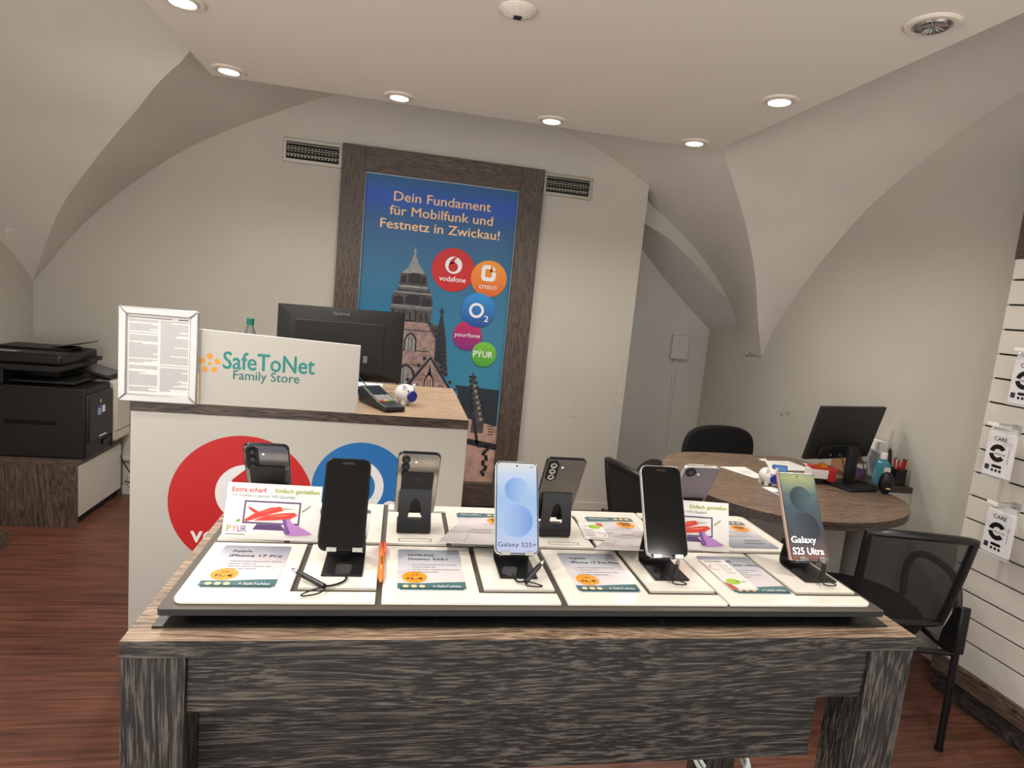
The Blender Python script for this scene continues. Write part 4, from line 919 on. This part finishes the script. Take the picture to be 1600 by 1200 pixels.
def cam_ring(b, cx, cy, z, r, m):
    b.M = T(cx, cy, z) @ Matrix.Rotation(PI, 4, 'X'); b.lathe([(r, -.0008), (r, .0016), (r * .82, .0018), (r * .8, .001), (.0003, .001)], m, 24, False, True); b.lathe([(r * .55, .001), (r * .3, .0014), (.0003, .0015)], LENS, 18, False, True)
def cams_row(n, m, bump=None, pitch=.0172, r=.0072):
    def f(o, w, h, th):
        b = MB()
        # seen from the back, the lenses sit top left = +x in screen-side coordinates
        cx = w / 2 - .0145
        if bump: b.prism(rrect(cx - .0105, h - .0135 - pitch * (n - 1) - .0105, cx + .0105, h - .0135 + .0105, .0104, 8), -th - .0022, -th, bump)
        for k in range(n): cam_ring(b, cx, h - .0135 - k * pitch, -th - .002, r, m)
        b.M = T(cx - .018, h - .0135 - .006, -th - .0008) @ Matrix.Rotation(PI, 4, 'X'); b.lathe([(.0024, 0), (.0024, .0004), (.0003, .0004)], PWHT, 12, False, True)
        b.build('camera_lenses', o)
    return f
DISPB = grad('screen_light_blue', [(0, (206, 208, 240)), (.3, (176, 206, 242)), (.6, (166, 200, 240)), (.85, (206, 222, 246)), (1, (236, 236, 226))], 'Y', 0, .158, emit=.86, rough=.4)
SB1 = grad('screen_blue_upper_disc', [(0, (120, 164, 228)), (.35, (146, 184, 236)), (1, (178, 208, 244))], 'X', -.0217, .02, emit=.86, rough=.4); SB2 = grad('screen_blue_lower_disc', [(0, (176, 206, 243)), (.6, (146, 184, 236)), (1, (112, 156, 222))], 'X', -.0275, .0275, emit=.86, rough=.4)
SCT = mat('screen_text_dark', (26, 30, 38), rough=.2)
def scr_blue(o, w, h, r):
    b = MB(); b.poly(rrect(-w / 2 + .003, .003, w / 2 - .003, h - .003, r - .003, 8), .0005, DISPB)
    b.disc(-.0012, .109, .0205, .0006, SB1, 48)
    b.disc(0, .056, .0275, .0007, SB2, 56)
    EDG = mat('screen_s_edge', (112, 152, 214), rough=.35, emit=.3)
    b.stroke(smoothline([Vector(p) for p in circ(-.0012, .109, .0205, 14, None, R(25), R(215))] + [Vector((-.012, .0895)), Vector((.002, .082)), Vector((.016, .0755)), Vector((.0265, .064))] + [Vector(p) for p in circ(0, .056, .0275, 14, None, R(5), R(-120))], 2), .0009, .0008, EDG)
    b.stroke([(.0345, .0925), (.026, .096), (.021, .103)], .0006, .0008, EDG); b.stroke([(-.0345, .0785), (-.026, .074), (-.022, .069)], .0006, .0008, EDG)
    b.disc(0, h - .008, .0016, .0009, SCT, 14); b.rect(w / 2 - .014, h - .010, w / 2 - .010, h - .0085, .0009, SCT)
    b.text('Galaxy S25+', 0, .0105, SCT, .0009, h=.0095, width=.066, align='C')
    b.build('screen', o, smooth=False)
DISPG = grad('screen_dark_green', [(0, (172, 120, 98)), (.13, (120, 96, 96)), (.3, (74, 78, 90)), (.6, (78, 106, 114)), (.82, (122, 148, 136)), (.93, (190, 198, 140)), (1, (176, 190, 160))], 'Y', 0, .163, emit=.7, rough=.3)
SG1 = grad('screen_green_upper_disc', [(0, (40, 56, 66)), (.4, (66, 92, 100)), (1, (92, 122, 126))], 'X', -.0215, .0215, emit=.7, rough=.3); SG2 = grad('screen_green_lower_disc', [(0, (78, 92, 102)), (.6, (62, 72, 84)), (1, (44, 50, 60))], 'X', -.029, .029, emit=.7, rough=.3)
SGH = grad('screen_green_halo', [(0, (90, 118, 122)), (1, (208, 212, 140))], 'Y', .12, .158, emit=.75, rough=.3); SCW = mat('screen_text_white', (250, 250, 250), rough=.2, emit=.9)
def scr_green(o, w, h, r):
    b = MB(); b.poly(rrect(-w / 2 + .0025, .0025, w / 2 - .0025, h - .0025, r - .001, 5), .0005, DISPG)
    b.poly(circ(0, .118, .037, 40, .04, 0, PI), .0006, SGH)
    b.disc(0, .114, .0215, .0007, SG1, 48); b.disc(0.001, .058, .029, .0008, SG2, 56)
    EDG = mat('screen_s_edge_dark', (44, 58, 68), rough=.35, emit=.15)
    b.stroke(smoothline([Vector(p) for p in circ(0, .114, .0215, 14, None, R(10), R(205))] + [Vector((-.011, .094)), Vector((.004, .0865)), Vector((.018, .0795)), Vector((.028, .068))] + [Vector(p) for p in circ(.001, .058, .029, 14, None, R(5), R(-120))], 2), .001, .0009, EDG)
    b.disc(0, h - .0075, .0016, .001, SCT, 14)
    b.text('Galaxy', -w / 2 + .006, .0275, SCW, .001, h=.0155, width=.051, bold=.013); b.text('S25 Ultra', -w / 2 + .006, .0105, SCW, .001, h=.0125, width=.063, bold=.013)
    b.build('screen', o, smooth=False)
def scr_off(o, w, h, r):
    b = MB(); b.poly(rrect(-w / 2 + .0035, .0035, w / 2 - .0035, h - .0035, r - .003, 8), .00055, mat('screen_off', (10, 10, 11), rough=.1, spec=.18)); b.poly(rrect(-.010, h - .0105, .010, h - .0065, .002, 6), .0007, BLACK); b.build('screen', o, smooth=False)
EBLK = mat('edge_graphite', (44, 46, 50), rough=.3, metal=.8); ESIL = mat('edge_silver', (206, 202, 196), rough=.25, metal=.7); EPNK = mat('edge_rose', (216, 184, 170), rough=.3, metal=.7); EMINT = mat('edge_ice', (196, 210, 216), rough=.25, metal=.6)
RGR = mat('rear_graphite_mirror', (120, 120, 124), rough=.1, metal=.85); RSIL = mat('rear_silver_mirror', (176, 168, 160), rough=.14, metal=.85); RDK = mat('rear_dark_satin', (112, 106, 100), rough=.33, metal=.7); RMV = mat('rear_mauve', (118, 108, 116), rough=.32, metal=.4)
phone(FX[0] - .006, 0, .0725, .150, .0087, .0125, EBLK, BGLOSS, 'black phone with switched-off screen left of the orange pen', scr_off, cams_row(3, EBLK, EBLK))
phone(FX[1], 0, .0762, .1584, .0073, .0105, EMINT, RSIL, 'phone with a lit light-blue screen and S shape in the near row', scr_blue, cams_row(3, EMINT))
phone(FX[2] + .002, 0, .0782, .1634, .0087, .0125, ESIL, PWHT, 'black-screened phone with a silver edge, third from left in the near row', scr_off, cams_row(3, ESIL, ESIL))
phone(FX[3] - .005, 0, .0776, .1628, .0082, .0045, EPNK, RDK, 'phone with a lit dark green screen, rightmost in the near row', scr_green, cams_row(3, EPNK))
phone(BX[0], 1, .0745, .1585, .0076, .0105, EBLK, RGR, 'phone seen from behind with mirrored graphite back, far row left', None, cams_row(3, EBLK, EBLK))
phone(BX[1], 1, .0755, .1565, .0076, .0105, EBLK, RSIL, 'phone seen from behind with mirrored silver back, left of the light-blue screen', None, cams_row(3, EBLK))
phone(BX[2], 1, .0768, .160, .0078, .0095, EBLK, RDK, 'phone seen from behind with dark satin back, right of the light-blue screen', None, cams_row(3, ESIL, EBLK, .0150, .0062))
phone(BX[3], 1, .0745, .1585, .008, .0105, ESIL, RMV, 'phone seen from behind with mauve back and pale edge, far row right', None, cams_row(1, EBLK, None, .017, .010))

# orange ballpoint pen in the gap between two plates
t = thing('ballpoint_pen', 'orange plastic pen lying between two white plates on the display board', 'pen', (-.0055, .978, ZC + .0052), (0, 0, R(1)))
OPEN = mat('pen_orange', (250, 92, 14), rough=.25, coat=.3); OPEN2 = mat('pen_orange_light', (255, 140, 50), rough=.25, coat=.3)
b = MB(); b.tube([(0, -.072, 0), (0, -.066, 0), (0, -.05, 0), (0, .045, 0)], [.0012, .003, .0048, .0048], OPEN2, 14); b.build('barrel', t)
b = MB(); b.tube([(0, .045, 0), (0, .07, 0), (0, .072, 0)], [.0052, .0052, .004], OPEN, 14); b.build('cap', t)
b = MB(); b.box(.003, .025, .003, .007, .068, .0055, OPEN); b.build('clip', t, bevel=.0008)
b = MB(); b.M = T(0, 0, .005) @ Matrix.Rotation(R(90), 4, 'Z'); b.text('SafeToNet', -.02, -.0015, INK, 0, h=.003, width=.03, bold=.02); b.build('print', t, smooth=False)

# security tethers
def tether(p0, p1, plug, label, loopdir):
    t = thing('security_tether', label, 'tether', (0, 0, 0), group='security tethers at the near row phones')
    p0 = Vector(p0); p1 = Vector(p1)
    b = MB(); b.tube([p0, p0.lerp(p1, .15), p1], [.003, .0042, .0042], BLACK, 10); b.build('sleeve', t)
    d = (p0 - p1).normalized(); b = MB(); b.tube([p0, p0 + d * .006, p0 + d * .011], [.0034, .0034, .002], CHROME, 10); b.build('connector', t)
    b = MB(); L_ = Vector(loopdir)
    b.tube(smoothline([p1, p1 + L_ * .5 + Vector((-.012, -.006, 0)), p1 + L_, p1 + L_ * .6 + Vector((.016, -.004, 0)), p1 + Vector((.004, 0, .001))], 3), .0011, BLACK2, 6)
    b.tube(smoothline([p1 + Vector((0, 0, .001))] + [Vector(q) for q in plug], 3), .0016, BLACK, 6); b.build('wire', t)
tether((-.128, .921, ZC + .012), (-.085, .890, ZC + .005), [(-.075, .895, ZC + .003), (-.055, .915, ZC + .002), (-.058, .93, ZC + .006)], 'black tether with a silver tip in front of the leftmost near stand', (-.03, -.03, -.001))
tether((.252, .945, ZC + .02), (.222, .912, ZC + .005), [(.21, .915, ZC + .003), (.205, .925, ZC + .005), (.205, .935, ZC + .007)], 'black tether slanting in front of the lit light-blue phone', (.02, -.012, -.002))
tether((.492, .942, ZC + .024), (.478, .924, ZC + .006), [(.47, .926, ZC + .006), (.468, .932, ZC + .008)], 'black tether clip in front of the silver-edged black phone', (.012, -.014, -.002))
tether((.776, .944, ZC + .03), (.760, .924, ZC + .008), [(.752, .926, ZC + .006), (.75, .932, ZC + .008)], 'black tether clip in front of the lit dark green phone', (.012, -.014, -.003))

# ------------------------------------------------------------------ consulting desk and sideboard
ZD = .745
out = [(1.372, 2.447), (1.464, 2.307), (1.55, 2.223), (1.628, 2.179), (1.8, 2.142), (1.984, 2.157), (2.173, 2.224), (2.314, 2.331), (2.406, 2.462), (2.425, 2.57), (2.395, 2.64), (2.388, 2.70), (2.388, 3.262), (2.105, 3.268), (1.907, 3.274), (1.677, 3.266), (1.563, 3.208), (1.476, 3.123), (1.402, 3.006), (1.362, 2.90), (1.352, 2.65)]
def chaik(P, it=2):
    for _ in range(it):
        Q = []
        for i in range(len(P)):
            a, b = Vector(P[i - 1]), Vector(P[i]); Q += [a * .75 + b * .25, a * .25 + b * .75]
        P = Q
    return [tuple(p) for p in P]
t = thing('consulting_desk', 'oak desk with a rounded peninsula top at the right', 'desk', (1.88, 2.7, 0))
b = MB(); b.prism([(x - 1.88, y - 2.7) for x, y in chaik(out, 2)], ZD - .036, ZD, EDGEX, mtop=DESKX); b.build('desktop', t, bevel=.0012)
b = MB(); b.box(-.36, .10, 0, -.33, .5, ZD - .036, mat('leg_panel_oak', (104, 92, 84), rough=.5)); b.build('panel_leg', t, bevel=.002)
b = MB(); b.box(-.1, .02, .08, .45, .45, ZD - .036, WHITE); b.build('pedestal', t, bevel=.002)
b = MB(); b.box(-.08, .05, 0, .43, .43, .08, BLACK2); b.build('plinth', t)
t = thing('sideboard', 'narrow white sideboard with oak top along the right wall', 'sideboard', (2.5, 3.1, 0))
b = MB(); b.box(-.108, -.462, .735, .098, -.1, .765, EDGEX); b.build('top', t, bevel=.0015)
b = MB(); b.box(-.105, -.46, 0, .098, -.102, .735, WHITE); b.build('body', t, bevel=.0015)
# monitor seen from behind
mz = math.atan2(.144, .479)
t = thing('computer_monitor', 'black monitor seen from behind on the oak desk at right', 'monitor', (2.268, 2.722, ZD), (0, 0, mz))
mm = Matrix.Translation((0, .03, .26)) @ Matrix.Rotation(R(12), 4, 'X')
b = MB(); b.M = mm @ FRONT; w, h = .25, .142
b.prism([(-w, -h), (w, -h), (w, h), (-w, h)], -.018, .0, MB_); b.prism(rrect(-.17, -h + .004, .17, -h + .075, .008), 0, .012, MB_); b.build('housing', t, bevel=.002)
b = MB(); b.M = mm @ FRONT; b.poly(rrect(-.14, h - .055, .14, h - .05, .0022), .0004, BLACK); b.build('vent_slot', t, smooth=False)
b = MB(); b.M = mm @ FRONT; b.rect(-.15, -h + .01, .14, -h + .05, .0126, BLACK)
for k in range(6): b.rect(-.12 + k * .035, -h + .02, -.105 + k * .035, -h + .032, .013, INKG if k % 2 else INK)
b.build('ports', t, smooth=False)
b = MB(); b.M = mm @ FRONT; b.poly([(-w + .006, -h + .01), (w - .006, -h + .01), (w - .006, h - .006), (-w + .006, h - .006)][::-1], -.0185, BGLOSS); b.build('screen', t, smooth=False)
b = MB(); b.box(-.032, -.035, .01, .032, -.01, .20, BLACK2); b.build('stand_neck', t, bevel=.004)
b = MB(); b.prism([(-.11, -.12), (.06, -.14), (.12, -.06), (.12, .06), (-.11, .06)], .0005, .012, BLACK2); b.build('stand_base', t, bevel=.003)
b = MB()
for s in (-1, 1): b.tube(smoothline([(s * .07, -.01, .16), (s * .08, -.05, .08), (s * .05, -.05, .03), (s * .09, -.01, .014)], 2), .003, BLACK, 6)
b.build('cables', t)
piggy((1.795, 2.655, ZD + .0005), R(6), .043, 'white piggy bank with blue snout on the oak desk')
# papers and small things on the desk
def sheet(pts, label, z=.0006, extra=None, cat='paper', grp='white papers on the oak desk'):
    cx = sum(p[0] for p in pts) / len(pts); cy = sum(p[1] for p in pts) / len(pts)
    b = MB(); b.prism([(p[0] - cx, p[1] - cy) for p in pts], 0, .0012, PAPER)
    if extra: extra(b)
    return tag(b.build('paper_sheet', None, (cx, cy, ZD + z), smooth=False), label, cat, grp)
def lines(b):
    for k in range(5): b.rect(-.03, -.02 + k * .012, .03, -.018 + k * .012, .0015, INKG)
sheet([(1.70, 2.945), (1.86, 2.965), (1.855, 2.76), (1.79, 2.75)], 'white sheet at the left of the piggy bank on the desk', .0006, lines)
sheet([(2.08, 3.13), (2.245, 3.15), (2.28, 2.95), (1.99, 2.93)], 'white sheet lying across the middle of the oak desk', .0006)
sheet([(2.06, 3.16), (2.12, 3.19), (2.10, 3.13), (2.06, 3.125)], 'teal edged paper peeking out at the desk back edge', .0002)
sheet([(2.32, 3.13), (2.375, 3.02), (2.36, 2.94), (2.28, 2.97)], 'white sheet behind the desk monitor stand', .0006)
def flyer(b):
    b.poly([(-.03, .03), (.03, .03), (.035, .0), (-.025, .0)], .0015, mat('flyer_blue', (70, 104, 168), rough=.4)); b.rect(-.015, .008, .02, .014, .0018, PWHT)
    for k in range(3): b.rect(-.02, -.03 - .02 * k, .03, -.022 - .02 * k, .0015, INKG)
sheet([(1.735, 2.60), (1.80, 2.615), (1.82, 2.40), (1.755, 2.38)], 'blue and white flyer in front of the desk piggy bank', .0006, flyer)
sheet([(1.825, 2.63), (1.88, 2.62), (1.885, 2.44), (1.83, 2.45)], 'white flyer beside the blue and white flyer on the desk', .0008, lines)
BLUEB = mat('box_blue', (52, 104, 172), rough=.3)
t = thing('promo_card', 'small blue card box standing on the desk beside the piggy bank', 'box', (1.965, 2.80, ZD + .0005), (0, 0, R(-14)))
b = MB(); b.M = Matrix.Rotation(R(-25), 4, 'X'); b.box(-.036, 0, 0, .036, .02, .062, BLUEB); b.build('carton', t, bevel=.001)
b = MB(); b.M = Matrix.Rotation(R(-25), 4, 'X') @ T(0, -.0006, 0) @ FRONT
for k in range(3): b.rect(-.022 + k * .016, .008, -.014 + k * .016, .018, 0, PWHT)
b.rect(-.03, .03, .03, .055, 0, mat('box_blue_light', (96, 150, 210), rough=.3)); b.build('front_print', t, smooth=False)
t = thing('desk_accessory', 'small black and white desk accessory right of the desk piggy bank', 'desk accessory', (1.93, 2.64, ZD + .0005), (0, 0, R(-20)))
b = MB(); b.tube([(-.07, 0, .012), (.06, 0, .014)], [.009, .012], INK, 10); b.build('base', t)
b = MB(); b.box(.03, -.014, .0, .075, .014, .05, PAPER); b.box(.05, -.05, .0, .08, -.02, .016, PAPER); b.build('head', t, bevel=.004)
t = thing('card_box', 'red and white cardboard box with an orange lid on the desk by the monitor', 'box', (2.13, 2.72, ZD + .0005), (0, 0, R(-8)))
b = MB(); b.box(-.075, -.03, 0, .0, .03, .03, DARK); b.box(-.07, -.032, .03, .02, .03, .075, PAPER); b.box(.02, -.034, .02, .06, .034, .08, mat('box_red', (186, 36, 34), rough=.4)); b.build('carton', t, bevel=.002)
b = MB(); b.box(-.06, -.03, .075, .06, .034, .088, mat('box_red_top', (206, 60, 40), rough=.4)); b.lathe([(.03, .088), (.018, .1), (.002, .108)], PORG, 16); b.build('lid', t)
t = thing('barcode_scanner', 'black hand scanner standing by the blue disinfectant bottle', 'scanner', (2.385, 2.58, ZD + .0005), (0, 0, R(-25)))
b = MB(); b.ball((0, 0, .055), .034, .03, .055, BLACK, 18, 12); b.build('head', t, ang=1.2)
b = MB(); b.M = T(0, -.03, .055) @ FRONT; b.disc(0, 0, .016, .0005, BGLOSS, 20, .026); b.poly(rrect(-.008, -.024, .012, -.018, .002), .002, PEACH); b.build('window', t, smooth=False)
SBZ = .7655
t = thing('disinfectant_bottle', 'blue disinfectant bottle with white cap on the sideboard', 'bottle', (2.445, 2.69, SBZ), (0, 0, R(-10)))
BLQ = mat('blue_liquid', (70, 140, 160), rough=.1, coat=.4)
b = MB(); b.prism(rrect(-.036, -.022, .036, .022, .012), 0, .105, BLQ); b.M = T(0, 0, .105); b.lathe([(.036, 0), (.03, .012), (.014, .024), (.014, .03)], BLQ, 24, sy=.62); b.build('body', t, bevel=.003)
b = MB(); b.lathe([(.016, .13), (.017, .158), (.014, .162)], PAPER, 20); b.build('cap', t)
b = MB(); b.M = T(.012, -.0225, .02) @ FRONT; b.rect(-.012, 0, .02, .07, .0005, PAPER)
for k in range(6): b.rect(-.009, .008 + k * .01, .016, .010 + k * .01, .001, INKG)
b.build('label_print', t, smooth=False)
t = thing('pen_holder', 'black square pen holder full of red pens on the sideboard', 'pen holder', (2.538, 2.69, SBZ))
b = MB()
for q in ((-.03, -.03, 0, .03, .03, .003), (-.03, -.03, .003, .03, -.027, .085), (-.03, .027, .003, .03, .03, .085), (-.03, -.027, .003, -.027, .027, .085), (.027, -.027, .003, .03, .027, .085)): b.box(*q, BLACK)
b.build('box', t)
PENS = [mat('pen_red', (190, 34, 30), rough=.3), mat('pen_white', (220, 220, 216), rough=.3), mat('pen_blackish', (30, 30, 32), rough=.3)]
for k, (dx, dy, c, tx_, ty_) in enumerate([(-.018, -.015, 0, -.006, -.01), (-.008, -.018, 0, .003, -.012), (.004, -.016, 0, .008, -.008), (.014, -.012, 0, .012, -.006), (.02, .004, 0, .014, .004), (-.012, .002, 0, -.008, .004), (.0, .006, 1, .002, .012), (-.02, .014, 2, -.02, .01)]):
    o = thing('marker_pen', ['red pen in the black pen holder', 'white pen in the black pen holder', 'thick black marker at the back of the pen holder'][c], 'pen', (2.538 + dx, 2.69 + dy, SBZ + .004), group='pens in the black pen holder' + ('' if c == 0 else ' other'))
    H_ = .125 if c < 2 else .165
    b = MB(); b.tube([(0, 0, 0), (tx_, ty_, H_)], .0042 if c < 2 else .008, PENS[c], 8); b.build('barrel', o)
    b = MB(); b.tube([(tx_ * .97, ty_ * .97, H_ * .97), (tx_ * 1.06, ty_ * 1.06, H_ * 1.06)], .0028 if c < 2 else .006, PENS[2], 8); b.build('cap', o)
t = thing('file_holder', 'grey file holder with papers on the sideboard behind the bottle', 'file holder', (2.545, 2.90, SBZ))
b = MB(); b.M = Matrix(((0, 0, 1, 0), (1, 0, 0, 0), (0, 1, 0, 0), (0, 0, 0, 1))); b.prism([(-.10, 0), (.10, 0), (.10, .18), (-.10, .13)], -.035, .035, mat('file_grey', (176, 182, 184), rough=.5)); b.build('holder', t, bevel=.002)
b = MB(); b.box(-.025, -.09, .10, .025, .09, .19, PAPER); b.build('papers', t)
t = thing('cardboard_box', 'open brown cardboard box on the sideboard behind the monitor', 'box', (2.432, 2.935, SBZ))
KR = mat('kraft', (140, 104, 72), rough=.8)
b = MB()
for q in ((-.035, -.06, 0, .05, .06, .003), (-.035, -.06, .003, .05, -.056, .11), (-.035, .056, .003, .05, .06, .11), (-.035, -.056, .003, -.031, .056, .11), (.046, -.056, .003, .05, .056, .11)): b.box(*q, KR)
b.build('tray', t)
t = thing('violet_tub', 'small violet and white tub next to the disinfectant bottle', 'tub', (2.425, 2.80, SBZ))
b = MB(); b.lathe([(.02, 0), (.022, .05), (.02, .055)], mat('tub_violet', (96, 64, 110), rough=.4), 18); b.build('cup', t)
b = MB(); b.lathe([(.023, .05), (.023, .066), (.02, .068)], PAPER, 18); b.build('lid', t)

# ------------------------------------------------------------------ chairs
MESH = mat('chair_mesh', (10, 10, 11), rough=.7, alpha=.80); CF = mat('chair_frame', (16, 16, 17), rough=.35); CFAB = mat('chair_fabric', (14, 14, 15), rough=.9, bump=.2, bscale=300)
def visitor_chair(loc, rz, label, weave=MESH):
    """faces local +y, seat top .46, back at -y"""
    t = thing('visitor_chair', label, 'chair', loc, (0, 0, rz), 'black mesh-backed visitor chairs at the oak desk')
    b = MB(); b.prism(chaik([(-.23, -.2), (.23, -.2), (.235, .25), (-.235, .25)], 2), .40, .455, CFAB); b.build('seat', t, bevel=.018, segs=3)
    # back: curved frame around a mesh
    def back(u, v):   # u -1..1, v 0..1
        wd = .165 + .02 * v; return Vector((u * wd, -.245 - .085 * v - .03 * (1 - u * u) + .02 * v * v, .50 + .345 * v - .012 * (u * u) * v))
    path = [back(-1, i / 8) for i in range(9)] + [back(-1 + 2 * i / 12, 1) for i in range(1, 13)] + [back(1, 1 - i / 8) for i in range(1, 9)] + [back(1 - 2 * i / 12, 0) for i in range(1, 12)]
    b = MB(); b.tube(path, .015, CF, 10, close=True); b.build('back_frame', t)
    b = MB(); b.grid([[back(-1 + 2 * i / 12, j / 8) for i in range(13)] for j in range(9)], weave); b.build('back_mesh', t, ang=1.5)
    for s in (-1, 1):
        b = MB(); b.M = Matrix(((0, 0, 1, 0), (1, 0, 0, 0), (0, 1, 0, 0), (0, 0, 0, 1))); b.prism([(-.275, .395), (-.18, .39), (-.19, .45), (-.235, .565), (-.27, .575)], s * .235 - .018, s * .235 + .018, CF); b.build('side_bracket', t, bevel=.006)
        b = MB(); b.tube(smoothline([(s * .245, -.215, .46), (s * .27, -.17, .62), (s * .275, -.05, .655), (s * .275, .10, .64), (s * .265, .15, .56), (s * .245, .10, .44)], 2), .014, CF, 8); b.build('armrest', t)
        b = MB(); b.tube([(s * .245, -.245, .40), (s * .25, -.25, .012)], .0125, CF, 10); b.tube([(s * .25, -.25, 0), (s * .25, -.25, .014)], .0145, BLACK, 10); b.build('leg', t)
        b = MB(); b.tube([(s * .235, .20, .42), (s * .25, .25, .012)], .0125, CF, 10); b.tube([(s * .25, .25, 0), (s * .25, .25, .014)], .0145, BLACK, 10); b.build('leg', t)
        b = MB(); b.tube([(s * .245, -.245, .375), (s * .24, .21, .385)], .0125, CF, 10); b.build('side_rail', t)
    b = MB(); b.tube([(-.245, -.245, .385), (.245, -.245, .385)], .011, CF, 10); b.build('cross_rail', t)
    return t
ca = R(-11.5)
# rear right leg stands at (2.08,1.79)
def place(px, py, rz, lx=.25, ly=-.25):
    c, s = math.cos(rz), math.sin(rz); return (px - (c * lx - s * ly), py - (s * lx + c * ly), 0)
visitor_chair(place(2.083, 1.79, ca), ca, 'black mesh visitor chair in front of the slatwall')
cbz = R(-77)
visitor_chair((1.315, 2.54, 0), cbz, 'black mesh visitor chair left of the desk, seen edge-on', CFAB)
# office chair behind the desk, facing us
t = thing('office_chair', 'black office chair with a rounded back behind the oak desk', 'chair', (2.153, 3.63, 0), (0, 0, R(6)))
b = MB(); P = chaik([(-.23, .40), (-.27, .56), (-.265, .735), (-.18, .808), (.0, .824), (.18, .808), (.265, .735), (.27, .56), (.23, .40)], 2)
b.M = T(0, .12, 0) @ FRONT; b.prism(P, -.03, .02, CFAB); b.build('backrest', t, bevel=.015, segs=3)
b = MB(); b.prism(chaik([(-.24, -.36), (.24, -.36), (.24, .07), (-.24, .07)], 2), .42, .49, CFAB); b.build('seat', t, bevel=.02, segs=3)
for s in (-1, 1):
    b = MB(); b.tube(smoothline([(s * .24, .02, .44), (s * .30, .0, .5), (s * .30, -.02, .60)], 2), .014, CF, 8); b.box(s * .30 - .03, -.2, .60, s * .30 + .03, .06, .62, CF); b.build('armrest', t)
b = MB(); b.tube([(0, -.12, .08), (0, -.12, .42)], .03, CF, 14); b.build('column', t)
for k in range(5):
    a = R(18 + 72 * k); e = Vector((.29 * math.cos(a), -.12 + .29 * math.sin(a), .06)); b = MB(); b.tube([(0, -.12, .09), e], [.025, .016], CF, 10); b.M = T(e.x, e.y, .03) @ Matrix.Rotation(a, 4, 'Z') @ Matrix.Rotation(R(90), 4, 'X'); b.lathe([(.03, -.02), (.03, .02)], BLACK, 16); b.build('base_arm', t)
t = thing('bag', 'dark speckled slumped bag on the floor behind the left end of the desk', 'bag', (1.66, 3.9, 0))
BAGM = mat('bag_fabric', (40, 33, 30), rough=.9, mottle=.5, mscale=60)
b = MB(); b.ball((0, 0, .21), .16, .13, .21, BAGM, 28, 16); b.ball((.11, 0, .28), .16, .12, .25, BAGM, 22, 14); b.build('body', t, ang=1.4)
b = MB(); b.tube(smoothline([(.06, -.06, .5), (.04, -.13, .46), (.1, -.14, .3), (.16, -.12, .42), (.16, -.06, .5)], 2), .008, CF, 8); b.build('handle', t)
# white cable wound round the table's far right leg
t = thing('cable', 'white cable looped around the far right leg of the display table', 'cable', (.822, 1.27, .47))
WST = mat('cable_white', (214, 226, 222), rough=.4)
b = MB()
for dz, k in ((.012, 1.0), (0, 1.08), (-.012, .98)):
    P = [(-.050 * k, -.058, dz - .012), (-.062 * k, -.05, dz + .004), (-.060 * k, .0, dz + .012), (-.052 * k, .046, dz), (0, .052 * k, dz - .006), (.052 * k, .046, dz), (.060 * k, .0, dz + .012), (.068 * k, -.05, dz - .006), (.052 * k, -.066, dz - .02)]
    b.tube(smoothline(P, 3), .0045, WST, 8)
b.build('coil', t)
b = MB(); b.tube(smoothline([P[0], (-.07, -.05, -.05), (-.06, -.06, -.2), (-.055, -.05, -.4), (-.1, -.02, -.465), (-.3, .05, -.4655)], 3), .0045, WST, 8); b.build('hanging_end', t)
